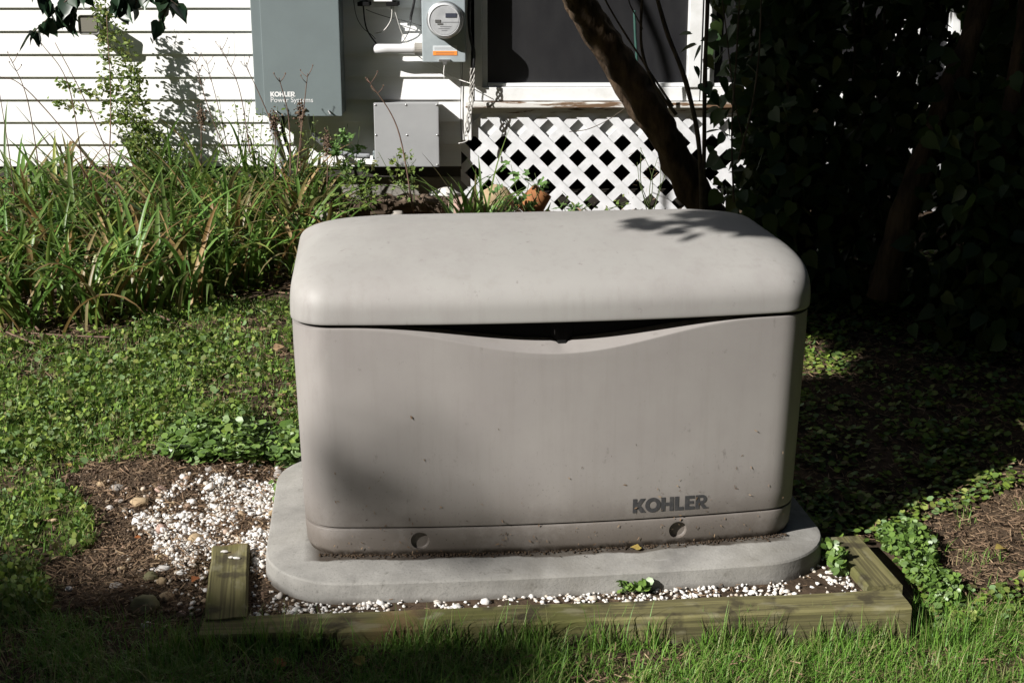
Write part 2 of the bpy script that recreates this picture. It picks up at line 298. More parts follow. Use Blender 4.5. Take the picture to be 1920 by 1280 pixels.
class MB:
    """collects simple shapes into one mesh"""
    def __init__(s): s.V = []; s.F = []; s.n = 0
    def add(s, verts, faces):
        s.F += [[i + s.n for i in f] for f in faces]; s.V += [tuple(v) for v in verts]; s.n += len(verts); return s
    def box(s, x0, x1, y0, y1, z0, z1, bev=0.0):
        if bev <= 0:
            v = [(x0, y0, z0), (x1, y0, z0), (x1, y1, z0), (x0, y1, z0), (x0, y0, z1), (x1, y0, z1), (x1, y1, z1), (x0, y1, z1)]
            return s.add(v, [(0, 3, 2, 1), (4, 5, 6, 7), (0, 1, 5, 4), (1, 2, 6, 5), (2, 3, 7, 6), (3, 0, 4, 7)])
        bm = bmesh.new(); bmesh.ops.create_cube(bm, size=1)
        for v in bm.verts: v.co = ((x0 + x1) / 2 + v.co.x * (x1 - x0), (y0 + y1) / 2 + v.co.y * (y1 - y0), (z0 + z1) / 2 + v.co.z * (z1 - z0))
        bmesh.ops.bevel(bm, geom=bm.edges[:], offset=bev, segments=2, affect='EDGES', profile=0.6)
        bm.verts.ensure_lookup_table(); bm.verts.index_update()
        s.add([v.co[:] for v in bm.verts], [[v.index for v in f.verts] for f in bm.faces]); bm.free(); return s
    def tube(s, pts, rad, sides=8, cap=True, wob=0.0, ridge=0.0):
        pts = [Vector(p) for p in pts]; n = len(pts)
        if not hasattr(rad, '__len__'): rad = [rad] * n
        V = []; up = Vector((0, 0, 1)); prev = None
        for i, p in enumerate(pts):
            t = (pts[min(i + 1, n - 1)] - pts[max(i - 1, 0)]).normalized()
            if prev is None:
                a = t.cross(up);
                if a.length < 0.1: a = t.cross(Vector((1, 0, 0)))
                a.normalize()
            else:
                a = (prev - t * prev.dot(t)).normalized()
            prev = a; b = t.cross(a)
            for k in range(sides):
                q = 2 * math.pi * k / sides; rr = rad[i] * (1 + wob * (mnoise.noise(Vector((math.cos(q) * 1.2, math.sin(q) * 1.2, i * 0.35))) ))
                V.append(p + (a * math.cos(q) + b * math.sin(q)) * rr)
        Fc = []
        for i in range(n - 1):
            for k in range(sides):
                k2 = (k + 1) % sides
                Fc.append((i * sides + k, i * sides + k2, (i + 1) * sides + k2, (i + 1) * sides + k))
        if ridge:
            L_ = 0
            for i in range(n):
                if i: L_ += (pts[i] - pts[i - 1]).length
                for k in range(sides):
                    q = 2 * math.pi * k / sides + L_ * 1.6; v = V[i * sides + k]; c_ = pts[i]
                    h_ = mnoise.noise(Vector((math.cos(q) * 3.2, math.sin(q) * 3.2, L_ * 4.5))) + .6 * mnoise.noise(Vector((math.cos(q) * 8, math.sin(q) * 8, L_ * 14)))
                    V[i * sides + k] = c_ + (v - c_) * (1 + ridge * h_)
        if cap: Fc.append(tuple(range(sides - 1, -1, -1))); Fc.append(tuple((n - 1) * sides + k for k in range(sides)))
        return s.add(V, Fc)
    def disc(s, c, r, y, seg=32, sx=1.0, a0=0.0, a1=2 * math.pi):
        V = [(c[0] + math.cos(a0 + (a1 - a0) * k / seg) * r * sx, y, c[1] + math.sin(a0 + (a1 - a0) * k / seg) * r) for k in range(seg)]
        return s.add(V, [tuple(range(seg))])
    def lathe_y(s, c, prof, seg=32):
        """profile (radius, y) turned round an axis along y through c=(x,z)"""
        V = []; Fc = []
        for r, y in prof:
            for k in range(seg):
                q = 2 * math.pi * k / seg; V.append((c[0] + r * math.cos(q), y, c[1] + r * math.sin(q)))
        for i in range(len(prof) - 1):
            for k in range(seg):
                k2 = (k + 1) % seg; Fc.append((i * seg + k, i * seg + k2, (i + 1) * seg + k2, (i + 1) * seg + k))
        Fc.append(tuple((len(prof) - 1) * seg + k for k in range(seg)))
        return s.add(V, Fc)
    def mesh(s, name, smooth=False):
        me = bpy.data.meshes.new(name); me.from_pydata(s.V, [], s.F)
        if smooth:
            me.polygons.foreach_set('use_smooth', np.ones(len(me.polygons), bool))
        me.update(); return me
    def build(s, name, m, parent=None, smooth=False, loc=None, kind=None):
        me = s.mesh(name, smooth); 
        return link(name, me, m, parent, loc, kind)
def smooth_angle(o, ang=40):
    me = o.data; bm = bmesh.new(); bm.from_mesh(me); bmesh.ops.recalc_face_normals(bm, faces=bm.faces[:])
    for e in bm.edges: e.smooth = not (len(e.link_faces) == 2 and e.calc_face_angle(0) > R(ang))
    for f in bm.faces: f.smooth = True
    bm.to_mesh(me); bm.free(); return o
def curve_pts(ctrl, n=20):
    c = [Vector(p) for p in ctrl]; c = [c[0] * 2 - c[1]] + c + [c[-1] * 2 - c[-2]]; out = []
    m = len(c) - 3
    for i in range(n + 1):
        u = min(i / n * m, m - 1e-6); k = int(u); t = u - k
        a, b, d, e = c[k:k + 4]
        out.append(0.5 * ((2 * b) + (d - a) * t + (2 * a - 5 * b + 4 * d - e) * t * t + (3 * b - a - 3 * d + e) * t ** 3))
    return out

# ---- many leaves / blades / stones in one mesh
def unit(v): return v / np.maximum(np.linalg.norm(v, axis=-1, keepdims=True), 1e-9)
def rand_dirs(n, zmin=-1, zmax=1, g=None):
    g = g or rng
    z = g.uniform(zmin, zmax, n); a = g.uniform(0, 2 * math.pi, n); r = np.sqrt(1 - z * z)
    return np.stack([r * np.cos(a), r * np.sin(a), z], 1)
LILAC = (np.array([(0, 0, 0), (.34, .18, .05), (.42, .42, .08), (.22, .78, .03), (0, 1.05, -.06), (-.22, .78, .03), (-.42, .42, .08), (-.34, .18, .05), (0, .45, -.03)]),
         [(0, 1, 2, 8), (8, 2, 3, 4), (8, 4, 5, 6), (0, 8, 6, 7)])
LEAF = (np.array([(0, 0, 0), (.18, -.07, .02), (.36, .02, .05), (.45, .22, .07), (.42, .46, .06), (.29, .70, .04), (.12, .93, .0), (0, 1.16, -.06), (-.12, .93, .0), (-.29, .70, .04), (-.42, .46, .06), (-.45, .22, .07), (-.36, .02, .05), (-.18, -.07, .02), (0, .35, -.03), (0, .75, -.04)]), [(0, 1, 2, 3, 14), (14, 3, 4, 5, 15), (15, 5, 6, 7), (0, 14, 11, 12, 13), (14, 15, 9, 10, 11), (15, 7, 8, 9)])
OVAL = (np.array([(0, 0, 0), (.25, .35, .04), (.2, .75, .04), (0, 1, -.04), (-.2, .75, .04), (-.25, .35, .04)]), [(0, 1, 2, 3), (0, 3, 4, 5)])
ROUND = (np.array([(0, .12, -.03), (.32, 0, .03), (.52, .35, .05), (.40, .78, .02), (0, .98, -.02), (-.40, .78, .02), (-.52, .35, .05), (-.32, 0, .03)]), [(0, 1, 2, 3, 4), (0, 4, 5, 6, 7)])
_lob = []
for k in range(15):
    a = R(-62 - 0) + R(304) * k / 14; rr = 0.55 if k % 3 == 1 else (0.36 if k % 3 == 2 else 0.42)
    _lob.append((math.sin(a - R(90)) * rr, 0.45 - math.cos(a - R(90)) * rr * 0.95, 0.05 * (k % 2)))
LOBED = (np.array([(0, 0.4, -.02)] + _lob), [(0, i, i + 1, i + 2) for i in range(1, 14, 2)] )
BIT = (np.array([(-.06, 0, 0), (.06, 0, 0), (.04, 1, .1), (-.04, 1, .1)]), [(0, 1, 2, 3)])
def leaves_mesh(name, tpl, pos, axis, nrm, size, jit=0.0):
    tv, tf = tpl; n = len(pos); k = len(tv)
    axis = unit(axis); nrm = unit(nrm - axis * np.sum(nrm * axis, 1, keepdims=True)); side = np.cross(axis, nrm)
    size = np.broadcast_to(np.asarray(size, float), (n,))
    T = np.broadcast_to(tv, (n, k, 3)).copy()
    if jit: T += rng.normal(0, jit, T.shape)
    V = pos[:, None, :] + size[:, None, None] * (side[:, None, :] * T[..., 0:1] + axis[:, None, :] * T[..., 1:2] + nrm[:, None, :] * T[..., 2:3])
    ff = np.concatenate([np.array(f) for f in tf]); lt = np.array([len(f) for f in tf])
    off = (np.arange(n) * k)[:, None]
    return new_mesh(name, V.reshape(-1, 3), (ff[None, :] + off), np.tile(lt, n))
def blades_mesh(name, base, head, L, W, th0, curl, segs=4, fold=0.0, twist=0.0):
    """arching strips: base (n,3), heading angle, length, width, lean from the vertical at foot, total bend"""
    n = len(base); head = np.asarray(head); d = np.stack([np.cos(head), np.sin(head), np.zeros(n)], 1)
    sd = np.stack([-np.sin(head), np.cos(head), np.zeros(n)], 1)
    across = 3 if fold else 2
    V = np.zeros((n, segs + 1, across, 3)); p = base.copy(); st = (L / segs)[:, None]
    for j in range(segs + 1):
        t = j / segs
        wj = W * (0.75 + 0.5 * t - 1.2 * t ** 3) if fold else W * (1 - t ** 1.6)
        wj = np.maximum(wj, W * 0.05)[:, None]
        th = th0 + curl * t ** 1.4
        if twist is not 0.0: s2 = sd * np.cos(twist * t)[:, None] + d * np.sin(twist * t)[:, None]
        else: s2 = sd
        V[:, j, 0] = p - s2 * wj * .5; V[:, j, -1] = p + s2 * wj * .5
        nn = np.stack([-np.cos(th) * d[:, 0], -np.cos(th) * d[:, 1], np.sin(th)], 1)
        if fold: V[:, j, 1] = p - nn * wj * fold
        p = p + st * (np.sin(th)[:, None] * d + np.cos(th)[:, None] * np.array([0, 0, 1.0]))
    q = []
    for j in range(segs):
        for a in range(across - 1):
            i0 = j * across + a; q += [i0, i0 + 1, i0 + across + 1, i0 + across]
    q = np.array(q); off = (np.arange(n) * (segs + 1) * across)[:, None]
    return new_mesh(name, V.reshape(-1, 3), q[None] + off, np.full(n * segs * (across - 1), 4), smooth=bool(fold))
_ph = (1 + 5 ** .5) / 2
ICO_V = unit(np.array([(-1, _ph, 0), (1, _ph, 0), (-1, -_ph, 0), (1, -_ph, 0), (0, -1, _ph), (0, 1, _ph), (0, -1, -_ph), (0, 1, -_ph), (_ph, 0, -1), (_ph, 0, 1), (-_ph, 0, -1), (-_ph, 0, 1)], float))
ICO_F = np.array([(0, 11, 5), (0, 5, 1), (0, 1, 7), (0, 7, 10), (0, 10, 11), (1, 5, 9), (5, 11, 4), (11, 10, 2), (10, 7, 6), (7, 1, 8), (3, 9, 4), (3, 4, 2), (3, 2, 6), (3, 6, 8), (3, 8, 9), (4, 9, 5), (2, 4, 11), (6, 2, 10), (8, 6, 7), (9, 8, 1)])
def stones_mesh(name, pos, size, flat=0.6, jit=0.22):
    n = len(pos); V = np.broadcast_to(ICO_V, (n, 12, 3)).copy() * (1 + rng.normal(0, jit, (n, 12, 1)))
    sc = np.stack([rng.uniform(.75, 1.35, n), rng.uniform(.6, 1.0, n), rng.uniform(flat * .7, flat * 1.2, n)], 1)
    V *= sc[:, None, :]
    a = rng.uniform(0, 2 * math.pi, n); c, s_ = np.cos(a)[:, None], np.sin(a)[:, None]
    tl = rng.normal(0, .35, (n, 1))
    x, y, z = V[..., 0], V[..., 1], V[..., 2]; x, z = x * np.cos(tl) - z * np.sin(tl), x * np.sin(tl) + z * np.cos(tl)
    V = np.stack([x * c - y * s_, x * s_ + y * c, z], 2) * np.asarray(size)[:, None, None] + pos[:, None, :]
    return new_mesh(name, V.reshape(-1, 3), ICO_F.ravel()[None] + (np.arange(n) * 12)[:, None], np.full(n * 20, 3))
def rock(name, pos, dims, m, label, rz=0, seed=0, sink=0.3, cat='rock', ang=1.0, group=None):
    bm = bmesh.new(); bmesh.ops.create_icosphere(bm, subdivisions=3, radius=1)
    for v in bm.verts:
        q = v.co * 1.1 + Vector((seed * 3.1, seed * 1.7, 0))
        v.co *= 1 + 0.33 * ang * mnoise.noise(q) + 0.12 * ang * mnoise.noise(q * 2.7) + 0.03 * mnoise.noise(q * 7)
        v.co = Vector((v.co.x * dims[0] / 2, v.co.y * dims[1] / 2, v.co.z * dims[2] / 2))
    me = bpy.data.meshes.new(name); bm.to_mesh(me); bm.free(); me.polygons.foreach_set('use_smooth', np.ones(len(me.polygons), bool))
    o = link(name, me, m, loc=(pos[0], pos[1], pos[2] + dims[2] * (0.5 - sink))); o.rotation_euler = (0, 0, rz)
    return tag(o, label, cat, group)

def poly_prism(poly, y0, y1):
    n = len(poly); V = [(p[0], y0, p[1]) for p in poly] + [(p[0], y1, p[1]) for p in poly]
    return V, [tuple(range(n))[::-1], tuple(range(n, 2 * n))] + [(i, (i + 1) % n, n + (i + 1) % n, n + i) for i in range(n)]

# ================================================================== GROUND
def warp(lo, hi, a, b, fine, grow=1.22):
    mid = list(np.arange(a, b + fine * .5, fine)); s = fine; x = mid[0]; pre = []
    while x > lo: s *= grow; x -= s; pre.append(x)
    s = fine; x = mid[-1]; post = []
    while x < hi: s *= grow; x += s; post.append(x)
    return np.array(pre[::-1] + mid + post)
gx = warp(-220, 220, -2.4, 2.6, 0.022); gy = warp(-220, 260, 2.1, 6.8, 0.022)
GX, GY = np.meshgrid(gx, gy)
GZ = gz(GX, GY)
GZ = np.where((GY > 9) , GZ + (GY - 9) * 0.004, GZ)
ny, nx = GX.shape
idx = np.arange(ny * nx).reshape(ny, nx)
q = np.stack([idx[:-1, :-1], idx[:-1, 1:], idx[1:, 1:], idx[1:, :-1]], -1).reshape(-1, 4)
g_o = link('ground', new_mesh('ground', np.stack([GX, GY, GZ], -1), q, np.full(len(q), 4), True), M['soil'], kind='structure')

SOIL_L = [(118, 915), (180, 872), (285, 862), (330, 822), (372, 862), (548, 876), (560, 1180), (380, 1205), (300, 1170), (95, 1150), (60, 1080), (175, 1015), (150, 960)]
GRAVEL = [(322, 905), (352, 888), (480, 893), (530, 925), (520, 1000), (497, 1060), (470, 1110), (395, 1115), (330, 1075), (285, 1010), (245, 960), (275, 935)]
SOIL_R = [(1722, 1000), (1765, 972), (1830, 955), (1940, 905), (1960, 1075), (1850, 1120), (1780, 1100), (1745, 1060)]
BED = [(-900, 640), (0, 632), (110, 640), (230, 622), (330, 590), (470, 560), (640, 545), (1200, 545), (1200, 300), (-900, 300)]
def edge_noise(x, y, px, py, amp=22):
    return px + (fbm(x, y, 9, 11) - .5) * amp * 2, py + (fbm(x, y, 9, 15) - .5) * amp
def in_frame_box(x, y):
    lx = (x - 0.09) * CY + (y - 3.03) * SY; ly = -(x - 0.09) * SY + (y - 3.03) * CY
    return lx, ly

# ================================================================== HOUSE
WY = 6.19
house = thing('house', 'white vinyl sided house wall on a grey concrete foundation', 'house', (0, WY, 0))
def hp(px, py, Y=WY): p = P(px, py, Y); return p.x, p.z
HX1 = hp(864, 200)[0]; Z0 = hp(400, 311)[1]; EXP = 0.0985
seam_rows = {4: hp(441, 100)[0]}
def board(x0, x1, z, name='siding_board'):
    # lapped board: sloping face, lower butt edge and a small lip behind
    yb, yt = -0.014, -0.0015
    V = [(x0, yb, z), (x1, yb, z), (x1, yb, z + 0.004), (x0, yb, z + 0.004), (x1, yt, z + EXP + .006), (x0, yt, z + EXP + .006), (x0, 0.004, z + 0.0005), (x1, 0.004, z + 0.0005), (x1, .004, z + EXP + .006), (x0, .004, z + EXP + .006)]
    Fc = [(0, 1, 2, 3), (3, 2, 4, 5), (0, 6, 7, 1), (1, 7, 8, 4, 2), (0, 3, 5, 9, 6), (5, 4, 8, 9), (6, 9, 8, 7)]
    return MB().add(V, Fc).build(name, M['siding'], house)
for k in range(44):
    z = Z0 + EXP * k
    cuts = [-6.0]
    xx = -6.0 + (k * 1.37) % 2.9 + 0.6
    if k == 5: xx = seam_rows[4] - 3.66
    if k == 4: xx = seam_rows[4] - 3.62
    while xx < HX1 - 0.4 and len(cuts) < 4: cuts.append(xx); xx += 3.66
    if k < 9 and k not in (4, 5): cuts = [c for c in cuts if c < -2.3 or c == -6.0]
    cuts.append(HX1)
    for a, b in zip(cuts[:-1], cuts[1:]): board(a + 0.0006, b - 0.0006, z)
MB().box(-6.02, HX1, 0.006, 0.15, Z0 - 0.05, Z0 + 4.4).build('sheathing', M['sheathing'], house)
zf = hp(300, 331, WY + 0.05)[1]
MB().box(-6.02, HX1 + .02, 0.045, 0.3, -0.3, zf, 0.006).build('foundation', M['foundation'], house)
x0c, x1c = HX1 + 0.001, hp(884, 200)[0]
MB().box(x0c, x1c, -0.022, 0.15, hp(400, 262)[1], 4.9, 0.003).build('corner_board', M['siding'], house)
MB().box(-6.4, 3.2, -0.45, 4.5, 4.92, 5.1, 0.01).build('roof_eave', M['white_paint'], house)
MB().box(-6.02, HX1, 0.15, 4.0, -0.3, 4.9).build('wall_core', M['sheathing'], house)

# ------------------------------------------------------------------ porch
porch = thing('enclosed_porch', 'enclosed porch with dark windows and white frames above white lattice skirting', 'porch', (0, 0, 0))
PX0, PX1 = hp(886, 200)[0], hp(1800, 200)[0]
zs = hp(1000, 193, 6.13)[1]                       # top of the weathered sill
zr = hp(1000, 162, 6.17)[1]                       # bottom of glass
# window rail, jambs and mullions
def wbox(px0, px1, py_lo, py_hi, y0, y1, name, m, par, bev=0.003, ztop=None):
    xa, xb = hp(px0, 150, y0)[0], hp(px1, 150, y0)[0]
    za = hp(1000, py_lo, y0)[1] if py_lo is not None else zs; zb_ = ztop if ztop is not None else hp(1000, py_hi, y0)[1]
    return MB().box(xa, xb, y0, y1, za, zb_, bev).build(name, m, par)
win_specs = [(890, 1313), (1315, 1702), (1704, 1800)]
for a, b in win_specs:
    xa, xb = hp(a, 150, 6.17)[0], hp(b, 150, 6.17)[0]
    wn = MB().box(xa, xb, 6.172, 6.23, zs + .004, zr - 0.004, 0.003).build('window', M['white_paint'], porch)
    lw = 0.036 if a != 890 else 0.034
    MB().box(xa, xa + lw, 6.166, 6.23, zr - .0035, 2.35, 0.003).build('frame_post', M['white_paint'], wn)
    MB().box(xb - 0.058, xb - 0.001, 6.160, 6.23, zr - .0035, 2.35, 0.003).build('frame_post', M['white_paint'], wn)
    MB().box(xa + lw + .001, xa + lw + .022, 6.190, 6.235, zr - .002, 2.34, 0.002).build('sash_stile', M['white_paint'], wn)
    MB().box(xa + lw + .024, xb - .060, 6.186, 6.235, zr - .002, zr + .012, 0.002).build('sash_rail', M['white_paint'], wn)
    MB().box(xa + lw + .0225, xb - .0595, 6.212, 6.222, zr + .006, 2.34).build('pane', M['glass'], wn)
    MB().box(xa, xb, 6.15, 6.25, 2.36, 2.48, 0.004).build('head_trim', M['white_paint'], wn)
MB().box(PX0, PX1 + .02, 6.16, 6.26, 2.49, 4.9, 0.003).build('upper_wall', M['siding'], porch)
# weathered sill board and rim
xs0, xs1 = hp(872, 200, 6.13)[0], hp(1802, 200, 6.13)[0]
MB().box(xs0, xs1, 6.146, 6.235, hp(1000, 204, 6.115)[1], zs, 0.004).build('sill', M['old_paint'], porch)
MB().box(xs0 + .02, xs1, 6.176, 6.235, hp(1000, 209, 6.15)[1] - .012, hp(1000, 204, 6.115)[1] - .001, 0.002).build('sill_moulding', M['old_paint'], porch)
MB().box(xs0 + .02, xs1, 6.222, 6.26, hp(1000, 256, 6.22)[1], hp(1000, 209, 6.15)[1] - .014, 0.002).build('rim_board', M['white_paint'], porch)
# crawl space behind the lattice: floor, back and ends
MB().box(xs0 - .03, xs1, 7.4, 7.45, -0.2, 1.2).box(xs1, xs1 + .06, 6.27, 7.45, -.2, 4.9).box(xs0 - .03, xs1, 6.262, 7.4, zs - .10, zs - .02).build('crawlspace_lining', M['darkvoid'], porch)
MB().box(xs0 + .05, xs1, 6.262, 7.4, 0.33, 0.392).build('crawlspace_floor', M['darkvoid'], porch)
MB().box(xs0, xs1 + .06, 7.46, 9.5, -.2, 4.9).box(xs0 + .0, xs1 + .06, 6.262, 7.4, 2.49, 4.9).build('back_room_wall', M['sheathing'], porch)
# lattice
lat = thing('lattice_panel', 'white diagonal lattice skirting panel under the porch sill', 'lattice', (0, 0, 0))
h0 = hp(1000, 268.5, 6.2); D = hp(1055.8, 268.5, 6.2)[0] - h0[0]
lx0, lx1 = hp(864, 300, 6.2)[0], hp(1800, 300, 6.2)[0]; lz1 = hp(1000, 211, 6.2)[1]; lz0 = 0.30
def clip_poly(poly, rect):
    x0, x1, z0, z1 = rect
    for ax, lim, sg in ((0, x0, 1), (0, x1, -1), (1, z0, 1), (1, z1, -1)):
        out = []
        for i in range(len(poly)):
            a, b = poly[i - 1], poly[i]; da, db = sg * (a[ax] - lim), sg * (b[ax] - lim)
            if (da >= 0) != (db >= 0):
                t = da / (da - db); out.append((a[0] + (b[0] - a[0]) * t, a[1] + (b[1] - a[1]) * t))
            if db >= 0: out.append(b)
        poly = out
        if len(poly) < 3: return []
    return poly
hw = 0.0375 / math.sqrt(2)
for sgn, ya, yb in ((1, 6.192, 6.1985), (-1, 6.1995, 6.206)):
    # sgn 1: x+z = const (leaning '\'), sgn -1: x-z = const
    c0 = (h0[0] + sgn * h0[1]) + D / 2
    for k in range(-40, 60):
        c = c0 + k * D; jl = rng.normal(0, .0008)
        za, zb_ = lz0 - .05, lz1 + .05
        def xat(z, o): return c + o + jl - sgn * z
        poly = [(xat(za, -hw), za), (xat(za, hw), za), (xat(zb_, hw), zb_), (xat(zb_, -hw), zb_)]
        poly = clip_poly(poly, (lx0, lx1, lz0, lz1 + (0.0 if sgn == 1 else -.002)))
        if len(poly) < 3: continue
        V, Fc = poly_prism(poly, ya, yb); MB().add(V, Fc).build('slat', M['lattice'], lat)

# ================================================================== WALL EQUIPMENT
def letters(word_polys, origin, h, yfun, name, m, parent):
    pass
LET = {}
LET['K'] = (0.90, [[(0, 0), (.28, 0), (.28, .36), (.28, .64), (.28, 1), (0, 1)], [(.28, .36), (.54, 0), (.90, 0), (.53, .52), (.28, .64)], [(.28, .64), (.53, .52), (.87, 1), (.52, 1)]])
LET['H'] = (0.86, [[(0, 0), (.28, 0), (.28, 1), (0, 1)], [(.28, .38), (.58, .38), (.58, .62), (.28, .62)], [(.58, 0), (.86, 0), (.86, 1), (.58, 1)]])
LET['L'] = (0.62, [[(0, 0), (.28, 0), (.28, .24), (.28, 1), (0, 1)], [(.28, 0), (.62, 0), (.62, .24), (.28, .24)]])
LET['E'] = (0.66, [[(0, 0), (.28, 0), (.28, 1), (0, 1)], [(.28, 0), (.66, 0), (.66, .23), (.28, .23)], [(.28, .40), (.61, .40), (.61, .61), (.28, .61)], [(.28, .78), (.65, .78), (.65, 1), (.28, 1)]])
def ring(cx, cz, rx, rz, ix, iz, a0, a1, n):
    out = []
    for i in range(n):
        p, q_ = a0 + (a1 - a0) * i / n, a0 + (a1 - a0) * (i + 1) / n
        out.append([(cx + ix * math.cos(p), cz + iz * math.sin(p)), (cx + rx * math.cos(p), cz + rz * math.sin(p)), (cx + rx * math.cos(q_), cz + rz * math.sin(q_)), (cx + ix * math.cos(q_), cz + iz * math.sin(q_))])
    return out
LET['O'] = (1.06, ring(.53, .5, .53, .53, .25, .26, 0, 2 * math.pi, 28))
LET['R'] = (0.84, [[(0, 0), (.28, 0), (.28, 1), (0, 1)], [(.28, .80), (.45, .80), (.45, 1), (.28, 1)], [(.28, .37), (.45, .37), (.45, .565), (.28, .565)], [(.30, .368), (.56, .368), (.87, 0), (.53, 0)]] + ring(.45, .685, .34, .315, .10, .1175, -math.pi / 2, math.pi / 2, 12))
def word(txt, x, z, h, yfun, name, m, parent, gap=0.055, dot=None, slantz=0.0):
    for ch in txt:
        wd, polys = LET[ch]; b = MB()
        for pl in polys:
            V = [(x + p[0] * h, yfun(x + p[0] * h, z + p[1] * h), z + p[1] * h) for p in pl]; b.add(V, [tuple(range(len(V)))])
        o = b.build(name, m, parent); x += (wd + gap + {'K': -.09, 'L': .05, 'E': .04, 'H': .04}.get(ch, 0)) * h
    if dot:
        b = MB(); V = [(x + dot * h * math.cos(a), yfun(x, z), z + dot * h + dot * h * math.sin(a)) for a in np.linspace(0, 2 * math.pi, 11)[:-1]]; b.add(V, [tuple(range(10))]); b.build('dot', m, parent)
    return x
def text_mesh(txt, size, x, y, z, m, parent, name='lettering', off=0.0):
    c = bpy.data.curves.new('t', 'FONT'); c.body = txt; c.size = size; c.space_character = 1.0; c.offset = off
    o = bpy.data.objects.new('t', c); COL.objects.link(o); dg = bpy.context.evaluated_depsgraph_get()
    me = bpy.data.meshes.new_from_object(o.evaluated_get(dg)); bpy.data.objects.remove(o)
    for v in me.vertices: v.co = (x + v.co.x, y, z + v.co.y)
    me.name = name; return link(name, me, m, parent)

# transfer switch
YF = WY - 0.19
ts = thing('transfer_switch_box', 'tall blue grey electrical transfer switch box with white lettering on the siding', 'electrical box', (0, 0, 0))
xa, zb0 = hp(479, 218, YF); xb = hp(642, 218, YF)[0]; xd = hp(497, 218, YF)[0]
MB().box(xa, xb - .004, YF + .006, WY - .016, zb0 + .002, 1.52, 0.004).build('enclosure', M['box_grey'], ts)
cov = MB().box(xd, xb, YF - .004, YF + .0055, zb0, 1.51, 0.003).build('cover', M['box_grey'], ts)
lxp, lzp = hp(507, 181.6, YF - .005)
word('KOHLER', lxp, lzp, (hp(507, 172.2, YF)[1] - hp(507, 181.6, YF)[1]), lambda x, z: YF - .0052, 'letter', M['whiteletter'], cov, gap=.0, dot=.1)
hps = hp(507, 192, YF - .005)
text_mesh('Power Systems', 0.0298, hps[0], YF - .0052, hps[1], M['whiteletter'], cov)
for px in (521, 619):
    c = hp(px, 211, YF - .01)
    pts = [(c[0] - .006, YF - .004, c[1] + .006), (c[0] - .006, YF - .022, c[1] + .006), (c[0] + .002, YF - .026, c[1] - .004)]
    MB().tube(pts, .0035, 8).build('latch_pin', M['steel'], ts)
c = hp(570, 205, YF); MB().box(c[0] - .014, c[0] + .010, YF - .014, YF - .0045, c[1] - .002, c[1] + .004, .001).build('latch_hasp', M['box_grey'], ts)
# conduits below it
c1 = [P(582, 214, 6.08), P(584, 236, 6.08), P(592, 256, 6.09), P(612, 273, 6.10), P(640, 287, 6.11), P(672, 292, 6.115), P(694, 293, 6.12)]
o = MB().tube(curve_pts(c1, 26), .0115, 10).build('curved_conduit', M['conduit'], None, True); tag(o, 'curved grey conduit from the transfer switch box to the small junction box', 'conduit')
c2 = [P(512, 214, 6.10), P(512, 235, 6.10), P(519, 262, 6.11), P(530, 300, 6.14), P(534, 350, 6.16)]
pts = curve_pts(c2, 60); o = MB().tube(pts, [.017 + .0014 * (i % 2) for i in range(61)], 10).build('ribbed_conduit', M['conduit'], None, True); tag(o, 'ribbed grey conduit running down into the plants under the transfer switch box', 'conduit')
c3 = [P(530, 214, 6.12), P(532, 250, 6.12), P(548, 300, 6.14), P(556, 350, 6.16)]
o = MB().tube(curve_pts(c3, 16), .009, 8).build('straight_conduit', M['blackrub'], None, True); tag(o, 'thin black conduit beside the ribbed one below the transfer switch box', 'conduit')

# junction box
jb = thing('junction_box', 'square light grey junction box with screwed cover low on the siding', 'electrical box', (0, 0, 0))
YJ = WY - 0.10
xa, z1 = hp(700, 193, YJ); xb, z0 = hp(824, 313, YJ)
MB().box(xa + .004, xb - .004, YJ + .012, WY - .016, z0 + .004, z1 - .004, .003).build('enclosure', M['jbox'], jb)
MB().box(xa, xb, YJ, YJ + .0115, z0, z1, .004).build('cover', M['jbox'], jb)
xm, zm = (xa + xb) / 2, (z0 + z1) / 2
for sx_, sz_ in ((xa + .009, z1 - .009), (xm, z1 - .009), (xb - .009, z1 - .009), (xa + .008, zm), (xb - .008, zm), (xa + .009, z0 + .009), (xb - .009, z0 + .009), (xm + .002, zm)):
    MB().lathe_y((sx_, sz_), [(.0045, YJ + .001), (.0045, YJ - .001), (.003, YJ - .003), (.0008, YJ - .0034)], 12).build('screw', M['steel'], jb, True)
MB().box(xa - .012, xa + .001, YJ + .035, YJ + .055, hp(0, 300, 6.12)[1], hp(0, 284, 6.12)[1], .002).build('conduit_nut', M['galv'], jb)

# electric meter
em = thing('electric_meter', 'galvanised electric meter box with round glass dial beside the window', 'electric meter', (0, 0, 0))
YM = WY - 0.13
xa, z0 = hp(792, 117, YM); xb = hp(873, 117, YM)[0]
bx = MB().box(xa, xb, YM, WY - .016, z0, 1.50, .004).build('meter_box', M['galv'], em)
mc = hp(834, 38, YM - .03)
rr = 32.5 * 5.95 / F
MB().lathe_y(mc, [(rr * 1.06, YM + .001), (rr * 1.06, YM - .012), (rr * 1.0, YM - .018), (rr * .97, YM - .018)], 48).build('collar_ring', M['steel'], em, True)
dome = MB().lathe_y(mc, [(rr * .985, YM - .017), (rr * .97, YM - .050), (rr * .93, YM - .066), (rr * .86, YM - .070), (rr * .84, YM - .067)], 48).build('dial_cover', M['lens'], em, True)
smooth_angle(dome, 50)
MB().disc(mc, rr * .80, YM - .0685, 40).build('dial_face', M['dial'], dome)
d = MB(); d.box(mc[0] + .005, mc[0] + .052, YM - .0705, YM - .0688, mc[1] + .012, mc[1] + .030, .0005); d.build('display', M['lcd'], dome)
b = MB()
b.box(mc[0] - .012, mc[0] + .06, YM - .0696, YM - .0687, mc[1] - .0075, mc[1] - .006)
